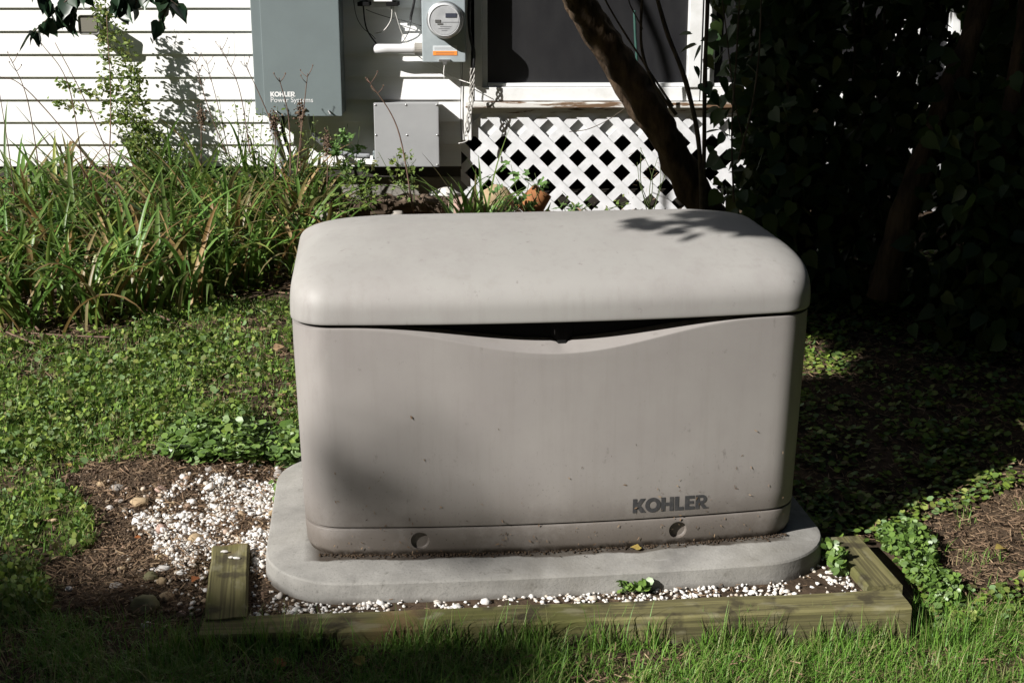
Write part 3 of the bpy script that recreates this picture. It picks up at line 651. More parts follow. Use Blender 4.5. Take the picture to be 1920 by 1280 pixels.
for i, (a, c_) in enumerate(((-.018, .03), (-.026, .022), (-.012, .012))): b.box(mc[0] + a, mc[0] + c_, YM - .0694, YM - .0687, mc[1] - .026 - i * .008, mc[1] - .0245 - i * .008)
b.build('printed_lines', M['ink'], dome)
b = MB(); b.box(mc[0] - .04, mc[0] - .016, YM - .0712, YM - .0689, mc[1] - .008, mc[1] + .004, .001); b.box(mc[0] - .030, mc[0] - .006, YM - .0700, YM - .0688, mc[1] - .018, mc[1] - .011, .0005); b.build('port', M['steel'], dome)
x_, z_ = hp(812, 104, YM); x2, z2 = hp(857, 96, YM); z3 = hp(857, 86, YM)[1]
st = MB().box(x_, x2, YM - .0012, YM - .0003, z_, z3).build('notice_sticker', M['sticker'], em)
MB().box(x_, x2, YM - .0018, YM - .0013, z_, z2).build('orange_band', M['orange'], st)
b = MB()
for i in range(3): b.box(x_ + .006, x2 - .006 - .01 * (i % 2), YM - .0016, YM - .0013, z2 + .004 + i * .0055, z2 + .0052 + i * .0055)
for i in range(2): b.box(x_ + .012, x2 - .012, YM - .0022, YM - .0019, z_ + .004 + i * .006, z_ + .0056 + i * .006)
b.build('small_print', M['ink'], st)
c = hp(834, 114, YM); MB().box(c[0] - .026, c[0] + .024, YM - .012, YM + .0, c[1] - .004, c[1] + .006, .002).box(c[0] - .008, c[0] + .010, YM - .014, YM + .004, c[1] - .016, c[1] - .0045, .001).build('hasp', M['steel'], em)
MB().tube([P(834, 118, 6.05), P(832, 135, 6.05), P(833, 148, 6.05)], [.0018, .003, .0015], 6).build('seal_tag', M['whitecab'], em)
# white pvc elbow into the meter
Yp = 6.10
pts = [P(708, 92, WY - .02)] + [P(706, 92, Yp + .02), P(716, 92, Yp), P(740, 92, Yp), P(783, 92, Yp)]
o = thing('pvc_pipe', 'short white plastic pipe running sideways into the meter box', 'pipe')
MB().tube(curve_pts(pts, 20), .0212, 16).build('pipe', M['pvc'], o, True)
MB().tube([P(778, 92, Yp), P(793, 92, Yp)], .0262, 16).build('coupling', M['foundation'], o, False)
# small cable box at the top of the frame
tb = thing('cable_box', 'dark grey cable box with a white label above the plastic pipe', 'cable box')
xa, z0 = hp(676, 3, 6.08); xb = hp(749, 3, 6.08)[0]
MB().box(xa, xb, 6.08, WY - .016, z0 + .008, z0 + .20, .006).build('housing', M['lamphood'], tb)
for a, b_ in ((670, 692), (724, 746)):
    MB().box(hp(a, 9, 6.07)[0], hp(b_, 9, 6.07)[0], 6.068, WY - .017, hp(700, 12, 6.07)[1], hp(700, 4, 6.07)[1] - .001, .002).build('mounting_foot', M['plastic_and_gap_shade'], tb)
MB().box(hp(701, 3, 6.078)[0], hp(735, 3, 6.078)[0], 6.0775, 6.0795, hp(700, 3, 6.078)[1], hp(700, 3, 6.078)[1] + .05).build('label', M['whiteletter'], tb)
def cable(ctrl, r, m, label, n=24, name='cable', wob=0):
    o = MB().tube(curve_pts([P(*c) for c in ctrl], n), r, 6, wob=wob).build(name, M[m], None, True); return tag(o, label, 'cable')
cable([(681, 8, 6.10), (684, 40, 6.10), (690, 60, 6.11), (704, 80, 6.12), (715, 92, 6.13)], .0035, 'blackrub', 'thick black cable dropping from the cable box to the plastic pipe')
cable([(662, -5, 6.15), (668, 30, 6.15), (680, 52, 6.15), (697, 66, 6.15), (704, 74, 6.15)], .0016, 'blackrub', 'thin black cable on the siding left of the cable box')
cable([(734, 12, 6.10), (735, 24, 6.10), (732, 40, 6.11), (720, 57, 6.13), (705, 63, 6.165)], .0024, 'whitecab', 'short white cable curling back into the siding under the cable box')
cable([(738, 14, 6.10), (743, 30, 6.10), (749, 50, 6.11), (756, 68, 6.12), (765, 85, 6.13)], .0018, 'whitecab', 'white cable hanging from the cable box down to the pipe')
cable([(686, 18, 6.15), (700, 24, 6.15), (728, 33, 6.15), (760, 40, 6.13), (790, 49, 6.10)], .0016, 'blackrub', 'thin dark cable crossing from the cable box to the meter')
cable([(772, 36, 6.12), (768, 55, 6.12), (760, 72, 6.13), (752, 82, 6.13)], .0018, 'blackrub', 'short dark wire behind the meter above the pipe')
cable([(778, -5, 6.10), (775, 12, 6.10), (771, 30, 6.11), (770, 38, 6.11)], .0062, 'blackrub', 'black insulated drop cable left of the meter box')
cable([(778, 100, 6.12), (800, 117, 6.14), (830, 131, 6.15), (850, 145, 6.15), (868, 152, 6.13), (884, 157, 6.10)], .0020, 'whitecab', 'thin white wire sagging from below the meter to the frayed rope')
cable([(867, 117, 6.14), (866, 150, 6.16), (864, 180, 6.16), (864, 230, 6.16), (866, 262, 6.16)], .0016, 'blackrub', 'thin dark wire running straight down the corner board')
cable([(880, -8, 6.09), (879, 30, 6.09), (882, 70, 6.09), (889, 100, 6.09), (887, 130, 6.09)], .0075, 'blackrub', 'thick black cable beside the left window frame')
# frayed rope: three strands
rp = thing('frayed_rope', 'frayed whitish rope hanging from the black cable beside the window', 'rope')
for k in range(4):
    ph = k * 1.7; ctrl = []
    for i in range(22):
        t = i / 21; px = 886 + (4 * math.sin(t * 16 + ph)) - 6 * t ** 2 * 2; py = 128 + t * (128 if k < 2 else 120)
        ctrl.append(P(px, py, 6.085 + .004 * math.cos(t * 20 + ph)))
    MB().tube(curve_pts(ctrl, 66), .0030, 5).build('strand', M['rope'], rp, True)
MB().tube(curve_pts([P(876, 250, 6.08), P(877, 262, 6.08), P(870, 267, 6.07), P(860, 269, 6.06)], 12), .0028, 6).build('strand_end', M['whitecab'], rp, True)
# wall flood lamp
wl = thing('wall_lamp', 'grey outdoor flood lamp on the white siding behind the hanging leaves', 'wall lamp')
c = P(166, 47, WY - .125)
def rrect(cx, cz, hw_, hh, r, n=6):
    out = []
    for qx, qz, a0 in ((1, 1, 0), (-1, 1, 90), (-1, -1, 180), (1, -1, 270)):
        for i in range(n + 1):
            a = R(a0 + 90 * i / n); out.append((cx + qx * (hw_ - r) + r * math.cos(a), cz + qz * (hh - r) + r * math.sin(a)))
    return out
def loft_y(rings, cap0=True, cap1=True):
    V = []; Fc = []; n = len(rings[0][0])
    for poly, y in rings: V += [(p[0], y, p[1]) for p in poly]
    for i in range(len(rings) - 1):
        for k in range(n):
            k2 = (k + 1) % n; Fc.append((i * n + k, i * n + k2, (i + 1) * n + k2, (i + 1) * n + k))
    if cap0: Fc.append(tuple(range(n)))
    if cap1: Fc.append(tuple((len(rings) - 1) * n + k for k in range(n - 1, -1, -1)))
    return MB().add(V, Fc)
yl = WY - .125
lo = loft_y([(rrect(c.x, c.z, .038, .034, .012), yl + .012), (rrect(c.x, c.z, .044, .040, .014), yl), (rrect(c.x, c.z, .046, .042, .014), yl + .004), (rrect(c.x, c.z, .043, .039, .014), yl + .03), (rrect(c.x, c.z, .034, .032, .012), yl + .085)]).build('housing', M['lamphood'], wl); smooth_angle(lo, 35)
MB().box(c.x - .034, c.x + .034, yl + .006, yl + .0115, c.z - .029, c.z + .029).build('glass', M['lampglass'], wl)
MB().tube([(c.x, yl + .08, c.z), (c.x, WY - .03, c.z - .005)], .018, 10).build('arm', M['lamphood'], wl, True)
MB().lathe_y((c.x, c.z - .005), [(.045, WY - .012), (.045, WY - .03), (.035, WY - .036)], 24).build('mounting_plate', M['lamphood'], wl, True)
# ================================================================== GENERATOR AND PAD
def outline(hw_, y0, y1, r, bow, nc=10, nf=60, ns=14, nb=24):
    """rounded rectangle, front side (y0) bowed towards -y; counter-clockwise from the front left"""
    pts = []
    for i in range(nf): pts.append((-hw_ + r + (2 * hw_ - 2 * r) * i / nf, y0))
    for i in range(nc): a = R(-90 + 90 * i / nc); pts.append((hw_ - r + r * math.cos(a), y0 + r + r * math.sin(a)))
    for i in range(ns): pts.append((hw_, y0 + r + (y1 - y0 - 2 * r) * i / ns))
    for i in range(nc): a = R(0 + 90 * i / nc); pts.append((hw_ - r + r * math.cos(a), y1 - r + r * math.sin(a)))
    for i in range(nb): pts.append((hw_ - r - (2 * hw_ - 2 * r) * i / nb, y1))
    for i in range(nc): a = R(90 + 90 * i / nc); pts.append((-hw_ + r + r * math.cos(a), y1 - r + r * math.sin(a)))
    for i in range(ns): pts.append((-hw_, y1 - r - (y1 - y0 - 2 * r) * i / ns))
    for i in range(nc): a = R(180 + 90 * i / nc); pts.append((-hw_ + r + r * math.cos(a), y0 + r + r * math.sin(a)))
    out = []
    for x, y in pts:
        f = max(0.0, 1 - (y - y0) / (y1 - y0)) ** 2
        out.append((x, y - bow * (1 - (x / hw_) ** 2) * f + bow * 0.0))
    return out
def loft_z(rings, cap0=True, cap1=True):
    V = []; Fc = []; n = len(rings[0])
    for r_ in rings: V += list(r_)
    for i in range(len(rings) - 1):
        for k in range(n):
            k2 = (k + 1) % n; Fc.append((i * n + k, i * n + k2, (i + 1) * n + k2, (i + 1) * n + k))
    if cap0: Fc.append(tuple(range(n - 1, -1, -1)))
    if cap1: Fc.append(tuple((len(rings) - 1) * n + k for k in range(n)))
    return MB().add(V, Fc)
PADZ = 0.128
GEN = Vector((0.106, 3.024, PADZ))
BOW = 0.038
gen = thing('standby_generator', 'beige standby generator with rounded lid standing on the concrete pad', 'generator', GEN, YAW)
HWB, HWT, SEAM = 0.589, 0.601, 0.562
def hw_at(z): return HWB + (HWT - HWB) * min(1, max(0, z / SEAM))
def y0_at(z): return 0.006 * (1 - min(1, z / SEAM))
DEP = 0.655
def O(z, inset=0.0, dy=0.0, r=0.082): return outline(hw_at(z) - inset, y0_at(z) + inset + dy, DEP - inset, max(r - inset * .5, .02), BOW)
def at_z(pts, z): return [(p[0], p[1], z) for p in pts]
# base skirt with two finger holes
rings = [at_z(O(0, .010), -.002), at_z(O(0, .006), .006), at_z(O(.02, .002), .018), at_z(O(.04, .001), .045), at_z(O(.066), .066), at_z(O(.067, .001), .0685), at_z(O(.068, .005), .070)]
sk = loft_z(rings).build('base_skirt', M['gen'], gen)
def gen_x(px, py, z, y=0):      # local x on the front face for a pixel
    d = ray(px, py); lo_, hi_ = -0.7, 0.7
    for _ in range(40):
        m_ = (lo_ + hi_) / 2; wx = GEN.x + m_ * CY - y * SY; wy = GEN.y + m_ * SY + y * CY
        if proj(wx, wy, PADZ + z)[0] < px: lo_ = m_
        else: hi_ = m_
    return m_
cut = MB(); hx = [gen_x(787, 1010, .04), gen_x(1267, 992, .04)]
for x in hx:
    cut.lathe_y((x, .039), [(.0215, -.08), (.0215, -.028 * (1 - 0) + .016), (.0190, -.028 + .018), (.0, .018)][:3], 32)
for i in range(2): cut.F.append(tuple(i * 96 + k for k in range(31, -1, -1)))
cme = cut.mesh('cutter'); bm = bmesh.new(); bm.from_mesh(cme); bmesh.ops.recalc_face_normals(bm, faces=bm.faces[:]); bm.to_mesh(cme); bm.free()
bm = bmesh.new(); bm.from_mesh(sk.data); bmesh.ops.recalc_face_normals(bm, faces=bm.faces[:]); bm.to_mesh(sk.data); bm.free()
co = bpy.data.objects.new('cutter', cme); COL.objects.link(co); co.parent = gen
md = sk.modifiers.new('b', 'BOOLEAN'); md.object = co; md.operation = 'DIFFERENCE'; md.solver = 'EXACT'
bpy.context.view_layer.update(); dg = bpy.context.evaluated_depsgraph_get()
me = bpy.data.meshes.new_from_object(sk.evaluated_get(dg)); sk.modifiers.clear(); sk.data = me; bpy.data.objects.remove(co); smooth_angle(sk, 38)
# body with smiling upper edge
def dip(x): 
    t = min(1, abs(x) / 0.56); return 0.053 * (1 - t) ** 1.0 * (1 - .15 * math.sin(math.pi * t)) if t < 1 else 0
def dips(x):
    t = min(1, abs(x) / 0.49); return 0.064 * (0.5 * (1 + math.cos(math.pi * t))) ** 1.15
zs_ = [.083, .0855, .12] + list(np.linspace(.16, .50, 14))
rings = [at_z(O(.073, .004), .0735), at_z(O(.073, .001), .0745), at_z(O(.073), .077)] + [at_z(O(z), z) for z in np.linspace(.12, .47, 12)]
for fz in (.3, .6, .85, .96, .99):
    rings.append([(p[0], p[1], .47 + (SEAM - .012 - (dips(p[0]) if p[1] < .12 else 0) - .47) * fz) for p in O(.5)])
rings.append([(p[0], p[1], SEAM - .0105 - (dips(p[0]) if p[1] < .12 else 0)) for p in O(SEAM, .0012)])
# ledge: runs inwards from the panel's edge, deeper where the panel dips
led_o = [(p[0], p[1], SEAM - .0098 - (dips(p[0]) if p[1] < .12 else 0)) for p in O(SEAM, .003)]
led_i = []
for p in O(SEAM, .010):
    dd = dips(p[0]) if p[1] < .12 else 0
    notch = 1.0 if (abs(p[0] - .008) < .021 and p[1] < .12) else 0.0
    led_i.append((p[0], p[1] + .042 * (dd / .064) ** .6 - notch * .012, SEAM - .0088 - dd + .022 * (dd / .064) ** .6 - notch * .012))
rings += [led_o, led_i]
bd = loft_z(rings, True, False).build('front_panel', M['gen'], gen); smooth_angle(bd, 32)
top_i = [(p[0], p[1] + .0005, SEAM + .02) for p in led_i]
rc = loft_z([[(p[0], p[1] + .001, p[2] + .0002) for p in led_i], top_i], False, True).build('recess_shade_liner', M['plastic_and_gap_shade'], gen)  # gap wall coloured near black in place of the lid's shade
lc = MB().lathe_y((0.008, SEAM - .037), [(.0175, .016), (.0175, .0085), (.0135, .0075), (.0125, .0125), (.004, .0135)], 28).build('lid_lock', M['lockmetal'], gen, True)
# lid
prof = [(.0, .0005, .000), (.003, -.0020, -.0035), (.02, -.0025, -.0035), (.042, -.0018, -.002), (.060, -.0005, .004), (.076, .002, .014), (.090, .006, .029), (.103, .013, .050), (.116, .024, .080), (.129, .041, .117), (.141, .064, .158), (.151, .095, .203), (.159, .130, .245), (.165, .175, .283), (.1675, .240, .305)]
pr = curve_pts([Vector(p) for p in prof], 44)
rings = [at_z(O(SEAM, .004), SEAM + .012), at_z(O(SEAM, .001), SEAM - .002)]
for p in pr:
    z, sx_, sf = SEAM - .002 + p[0], p[1], p[2]
    r_ = .082 + max(0, sx_) * .35
    o_ = outline(HWT - sx_, sf, DEP - max(-.008, sf * .85 if sf > 0 else sf), min(r_, (DEP - sf * 1.85) / 2.1), BOW * (1 - min(1, max(0, sf) / .3)))
    rings.append(at_z(o_, z))
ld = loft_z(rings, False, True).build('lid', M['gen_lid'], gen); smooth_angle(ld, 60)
# lettering on the front panel
def front_y(x, z): return y0_at(z) - BOW * (1 - (x / hw_at(z)) ** 2) - .0009
zl = 0.115; x0_ = gen_x(1182, 955, zl); x1_ = gen_x(1323, 955, zl)
tot = sum(LET[c_][0] for c_ in 'KOHLER') + .03 * 5 + .04; hh_ = (x1_ - x0_) / tot
def z_for(py, x):
    lo_, hi_ = 0, .6
    for _ in range(40):
        m_ = (lo_ + hi_) / 2; wx = GEN.x + x * CY; wy = GEN.y + x * SY
        if proj(wx, wy, PADZ + m_)[1] > py: lo_ = m_
        else: hi_ = m_
    return m_
word('KOHLER', x0_, z_for(952, x0_), hh_ * 1.0, front_y, 'letter', M['letter_dark'], gen, gap=.03, dot=.05)
# dried clippings stuck to the lower front
nC = 150; cx_ = rng.uniform(-.55, .55, nC); czz = .01 + rng.power(0.45, nC)[::1] * 0 + np.abs(rng.normal(0, .12, nC)); czz = np.clip(czz, .005, .52)
pos = np.stack([cx_, [front_y(a, b) - .001 for a, b in zip(cx_, czz)], czz], 1)
ax_ = np.stack([rng.normal(0, .5, nC), rng.normal(0, .05, nC), rng.normal(0, 1, nC)], 1)
tv = (np.array([(-.07, 0, 0), (.07, 0, 0), (.16, .5, .05), (.02, 1, .1), (-.08, .55, .05)]), [(0, 1, 2, 4), (4, 2, 3)])
link('grass_clippings', leaves_mesh('grass_clippings', tv, pos, ax_, np.tile([0, -1.0, 0], (nC, 1)), rng.uniform(.003, .010, nC), .06), M['thatch'], gen, kind='stuff')
# dirt crumbs along its foot, lying on the pad
nC = 900; cx_ = rng.uniform(-.56, .56, nC); yy = np.array([front_y(a, 0) for a in cx_]) + .014 - np.abs(rng.normal(0, .011, nC))
pos = np.stack([cx_, yy, np.full(nC, .002)], 1)
link('dirt_crumbs', stones_mesh('dirt_crumbs', pos, rng.uniform(.0012, .0035, nC)), M['soil'], gen, kind='stuff')

pad = None
PADO = Vector((GEN.x, GEN.y, 0.0))
rings = []
for z, ins, r_ in ((-.02, -.004, .19), (.055, -.002, .19), (.100, .0, .19), (.110, .001, .189), (.1140, .004, .186), (.1160, .010, .181), (.1185, .028, .165), (.1235, .056, .15), (.1270, .078, .14), (.128, .095, .12)):
    rings.append(at_z(outline(.676 - ins, -.108 + ins, .725 - ins, r_, .024, nf=50), z - PADZ))
pad = loft_z(rings).build('generator_pad', M['pad']); pad.location = GEN + Vector((-.011, 0, 0)); pad.rotation_euler = (0, 0, YAW); smooth_angle(pad, 20)
tag(pad, 'rounded grey concrete pad under the beige generator', 'concrete pad')

# timber border
def timber(name, p0, p1, wd, z0, z1, label, seed):
    L = (p1 - p0).length; n = 40; V = []; 
    d_ = (p1 - p0).normalized(); sd = Vector((-d_.y, d_.x, 0))
    sec = []
    b = .005
    for a, c_ in ((0, z0), (wd, z0), (wd, z1 - b), (wd - b, z1), (wd * .66, z1), (wd * .33, z1), (b, z1), (0, z1 - b), (0, z1 - .03)): sec.append((a, c_))
    Fc = []; m_ = len(sec)
    for i in range(n + 1):
        t = i / n
        for a, c_ in sec:
            nz = mnoise.noise(Vector((t * L * 5, a * 22 + seed, c_ * 22))) * .0022 + mnoise.noise(Vector((t * L * 22, a * 60 + seed, c_ * 60))) * .0010
            crk = -.003 if (abs(a - wd * .66) < .001 and mnoise.noise(Vector((t * L * 2.2, seed, 0))) > -.05 and c_ == z1) else 0
            p = d_ * (t * L) + sd * (a + nz); V.append((p.x, p.y, c_ + nz + crk))
    for i in range(n):
        for k in range(m_): k2 = (k + 1) % m_; Fc.append((i * m_ + k, (i + 1) * m_ + k, (i + 1) * m_ + k2, i * m_ + k2))
    Fc.append(tuple(range(m_))); Fc.append(tuple(n * m_ + k for k in range(m_ - 1, -1, -1)))
    o = MB().add(V, Fc).build(name, M['timber'], None); o.location = (p0.x, p0.y, 0); smooth_angle(o, 30)
    return o
def PZ(px, py, z):
    d_ = ray(px, py); t = (z - HC) / d_.z; return Vector((d_.x * t, d_.y * t, z))
# rotate the object so its grain follows its length
def timber_at(a, b, wd, z0, z1, label, seed):
    L = (b - a).length; ang = math.atan2(b.y - a.y, b.x - a.x)
    o = timber('landscape_timber', Vector((0, 0, 0)), Vector((L, 0, 0)), wd, z0, z1, label, seed); o.location = (a.x, a.y, 0); o.rotation_euler = (0, 0, ang)
    tag(o, label, 'timber', 'timbers bordering the generator pad'); return o
ZT = .084
fa, fb = PZ(372, 1192, ZT), PZ(1710, 1137, ZT)
timber_at(fa, fb, .088, -.07, ZT, 'long front landscape timber between the grass and the generator pad', 1.0)
d_ = (fb - fa).normalized(); nrm_ = Vector((-d_.y, d_.x, 0))
la = PZ(462, 1158, ZT + .001); lb = PZ(468, 1012, ZT + .012)
timber_at(la + nrm_ * .004, lb, .092, -.07, ZT + .004, 'short left landscape timber next to the white gravel patch', 5.0)
ra = PZ(1694, 1096, ZT); rb = PZ(1613, 1005, ZT)
timber_at(ra + nrm_ * .004, rb, .086, -.07, ZT + .002, 'short right landscape timber beside the clover clump', 9.0)
# ================================================================== TREES AND SHADE
e1 = np.array([0.6, -0.8, 0.0]); Sn = np.array(S)
e1 = unit(np.array([-Sn[1], Sn[0], 0.0]) * -1) ; e1 = e1 if e1[0] > 0 else -e1
e2 = np.cross(Sn, e1); e2 = e2 if e2[2] > 0 else -e2
def from_uvt(u, v, t): return np.asarray(u)[:, None] * e1 + np.asarray(v)[:, None] * e2 + np.asarray(t)[:, None] * Sn
def to_uv(p): return float(np.dot(p, e1)), float(np.dot(p, e2))
def in_view(p, m=40):
    px, py = proj(p[:, 0], p[:, 1], p[:, 2]); dep = p[:, 1] * CP - (p[:, 2] - HC) * SP
    return (dep > 0.05) & (px > -m) & (px < 1920 + m) & (py > -m) & (py < 1280 + m)
def branch_path(a, b, sag=0.1, n=14, wob=.05, seed=0):
    a, b = Vector(a), Vector(b); out = []
    for i in range(n + 1):
        t = i / n; p = a.lerp(b, t); w_ = math.sin(math.pi * t)
        out.append(p + Vector((mnoise.noise(Vector((t * 3, seed, 0))) * wob, mnoise.noise(Vector((t * 3, seed, 5))) * wob, sag * w_ + mnoise.noise(Vector((t * 3, seed, 9))) * wob)) * (w_ ** .5 if 0 < t < 1 else 0))
    return out

# leaning tree behind the generator
tree = thing('leaning_tree', 'brown forked tree trunk leaning left in front of the lattice and window', 'tree', (0, 0, 0))
YT = 5.25
main = [P(1420, 560, 5.35), P(1365, 470, 5.32), P(1318, 390, 5.3), P(1268, 300, 5.28), P(1228, 220, YT), P(1185, 150, YT), P(1140, 85, YT), P(1098, 20, 5.2), P(1070, -30, 5.15), P(1030, -130, 5.05), P(985, -260, 4.9), P(960, -420, 4.7)]
MB().tube(curve_pts(main, 110), list(np.interp(np.linspace(0, 1, 111), [0, .15, .3, .5, .65, 1], [.080, .066, .059, .057, .051, .04])), 30, wob=.25, ridge=.10).build('trunk', M['bark'], tree, True)
sec = [P(1292, 338, 5.33), P(1245, 265, 5.31), P(1200, 215, 5.30), P(1165, 160, 5.29), P(1125, 95, 5.28), P(1085, 30, 5.26), P(1062, -20, 5.22), P(1045, -130, 5.3), P(1080, -280, 5.4)]
MB().tube(curve_pts(sec, 44), list(np.interp(np.linspace(0, 1, 45), [0, .3, .6, 1], [.038, .032, .029, .02])), 20, wob=.3, ridge=.10).build('trunk', M['bark'], tree, True)
limb_ends = []
top = Vector(main[-1])
cr = from_uvt(rng.uniform(-3.6, -2.3, 16), rng.uniform(2.3, 4.3, 16), rng.uniform(.5, 1.7, 16))
hub = Vector(from_uvt([-3.3], [3.2], [.9])[0])
pth = branch_path(top, hub, .25, 16, .1, 3); MB().tube(pth, list(np.linspace(.04, .03, 17)), 10, wob=.3).build('limb', M['bark'], tree, True)
for k, c in enumerate(cr):
    c = Vector(c)
    if c.z < HC + .25: continue
    pth = branch_path(hub if k % 2 else Vector(pth[10]), c, .12, 12, .08, k); MB().tube(pth, list(np.linspace(.02, .006, 13)), 7, wob=.3).build('limb', M['bark'], tree, True)
def crown_points(n, accept, ur, vr, tr, ncl, clr, ceil_view=True):
    """leaf positions gathered into clusters"""
    cu, cv, ct = rng.uniform(*ur, ncl), rng.uniform(*vr, ncl), rng.uniform(*tr, ncl)
    k = rng.integers(0, ncl, n)
    u = cu[k] + rng.normal(0, clr, n); v = cv[k] + rng.normal(0, clr, n); t = ct[k] + rng.normal(0, clr, n)
    ok = accept(u, v) ; p = from_uvt(u, v, t)[ok]
    return p[~in_view(p, 60)]
def acc1(u, v):
    lo = 2.02 + .055 * (u > -2.62) + 0.02 * np.sin(u * 9) + 0.03 * np.sin(u * 31 + 1) + .13 * (np.abs(u + 2.95) < .14) + .03 * (np.abs(u + 2.62) < .2); hi = 4.7
    left = -3.72 - .22 * sstep(2.3, 2.6, v) * (1 - sstep(2.9, 3.1, v)) + .05 * np.sin(v * 17)
    return (u > left) & (u < -2.08 + .035 * np.sin(v * 13)) & (v > lo) & (v < hi)
p = crown_points(72000, acc1, (-4.0, -2.0), (1.95, 4.7), (.25, 2.0), 330, .13)
n = len(p)
link('crown', leaves_mesh('crown', LEAF, p, unit(rand_dirs(n, -1, .2) + np.array([-.3, 0, -.3])), rand_dirs(n, .2, 1), rng.uniform(.05, .085, n)), M['canopy'], tree, kind='stuff')
# drooping sprays that throw the leaf shadows on the lid
def spray(target, t, n, spread, ax):
    """a twig with leaves whose shade falls round target"""
    u0, v0 = to_uv(np.array(target))
    k = rng.uniform(0, 1, n); u = u0 + ax[0] * k + rng.normal(0, spread, n) ; v = v0 + ax[1] * k + rng.normal(0, spread * .5, n)
    return from_uvt(u, v, t + rng.normal(0, .03, n))
sp = [spray((.37, 3.28, .84), 1.15, 7, .016, (-.05, .03)), spray((.44, 3.27, .84), 1.2, 9, .022, (-.06, .02)), spray((.50, 3.36, .84), 1.2, 9, .024, (-.06, .02)), spray((.56, 3.42, .84), 1.25, 9, .024, (-.03, .04)), spray((.08, 3.56, .85), 1.2, 5, .015, (-.04, .04)), spray((.0, 3.58, .85), 1.2, 4, .015, (-.05, .03))]
p = np.concatenate(sp); p = p[~in_view(p, 5)]; n = len(p)
if n: link('leaf_spray', leaves_mesh('leaf_spray', OVAL, p, unit(rand_dirs(n) * .6 + np.array([-.6, 0, -.6])), rand_dirs(n, .0, 1), rng.uniform(.045, .085, n)), M['canopy'], tree, kind='stuff')

# distant tall tree behind the camera: soft shade over the front lawn
far = thing('tall_tree', 'tall broad leafy tree standing far behind the camera', 'tree', (0, 0, 0))
def acc2(u, v):
    edge = .56 + .36 * np.clip(u + 2.95, -.6, 1) + .05 * np.sin(u * 11)
    return (v < edge) & (u < -2.0 + .25 * (v - .8)) & (u > -4.6)
pa = crown_points(12500, acc2, (-4.6, -1.9), (-1.6, 1.0), (16.5, 19), 420, .18)
bu, bv = to_uv(np.array([-.25, 2.985, .27]))
k_ = np.sqrt(rng.uniform(0, 1, 27)); a_ = rng.uniform(0, 2 * math.pi, 27)
pb = from_uvt(bu + .03 + .14 * k_ * np.cos(a_), bv + .15 * k_ * np.sin(a_), rng.uniform(17, 18.5, 27))
p = np.concatenate([pa, pb]); n = len(p)
link('crown', leaves_mesh('crown', LILAC, p, rand_dirs(n), rand_dirs(n, .2, 1), np.concatenate([rng.uniform(.11, .17, len(pa)), rng.uniform(.07, .12, len(pb))])), M['canopy'], far, kind='stuff')
cc = from_uvt([-3.2], [-.4], [17.7])[0]; base = Vector((cc[0], cc[1], -.1))
MB().tube(curve_pts([base, base + Vector((.1, 0, 3)), base + Vector((-.1, .1, 6.5)), Vector(cc)], 20), list(np.linspace(.28, .07, 21)), 12, wob=.2).build('trunk', M['bark'], far, True)

# unseen trees added round the yard to block low sky, parted for the sun
yard = [(-9, 9, 9), (-11, 3, 14), (-6, -13, 15), (-1, -11, 15), (4, -10, 15), (9, -7, 15), (11, -1, 14), (10, 5, 14), (8, 11, 12), (3, 14, 10), (-4, 15, 9), (-15, -1, 16), (13, 10, 12), (6, -3.5, 10)]
wh = ['beyond the left end of the house', 'left of the bed, past the lawn', 'far behind the camera to the left', 'straight behind the camera', 'behind the camera to the right', 'right of the lawn, behind the camera', 'right of the lawn, level with the camera', 'right of the shaded shrubs', 'beyond the right end of the house', 'behind the house, right', 'behind the house, left', 'left of the lawn, behind the camera', 'far beyond the right shrubs', 'close right of the camera']
for i, ((x, y, h), wl_) in enumerate(zip(yard, wh)):
    g = np.random.default_rng(500 + i); t = thing('added_yard_tree', 'unseen leafy tree added to block sky light, ' + wl_.replace(',', ''), 'tree', (x, y, gz1(x, y)))
    MB().tube([(0, 0, -.1), (.1, 0, h * .3), (0, .1, h * .75)], [.18, .14, .05], 10).build('trunk', M['bark'], t, True)
    n = 6000; r_ = h * .32; d__ = rand_dirs(n, -1, 1, g) * (g.uniform(0.35, 1, n) ** .5)[:, None] * np.array([r_, r_, h * .46]) + np.array([0, 0, h * .52])
    wpos = d__ + np.array([x, y, gz1(x, y)]); u_, v_, t_ = wpos @ e1, wpos @ e2, wpos @ Sn
    keep = ~((t_ > 0) & (u_ > -6.9) & (u_ < -.7) & (v_ > -.4) & (v_ < 5.6)) & (d__[:, 2] > .3) & ~((wpos[:, 1] > 5.5) & (wpos[:, 0] < 2.2) & (wpos[:, 1] < 10)) & ~in_view(wpos, 80); d__ = d__[keep]; n = len(d__)
    link('crown', leaves_mesh('crown', LILAC, d__, rand_dirs(n, -1, 1, g), rand_dirs(n, 0, 1, g), g.uniform(.3, .6, n)), M['canopy'], t, kind='stuff')
places = ['south of the yard', 'south west of the yard', 'west of the yard', 'north west of the yard, past the house', 'south east of the yard', 'east of the yard', 'south by south west', 'south by south east', 'west by south west', 'east by south east']
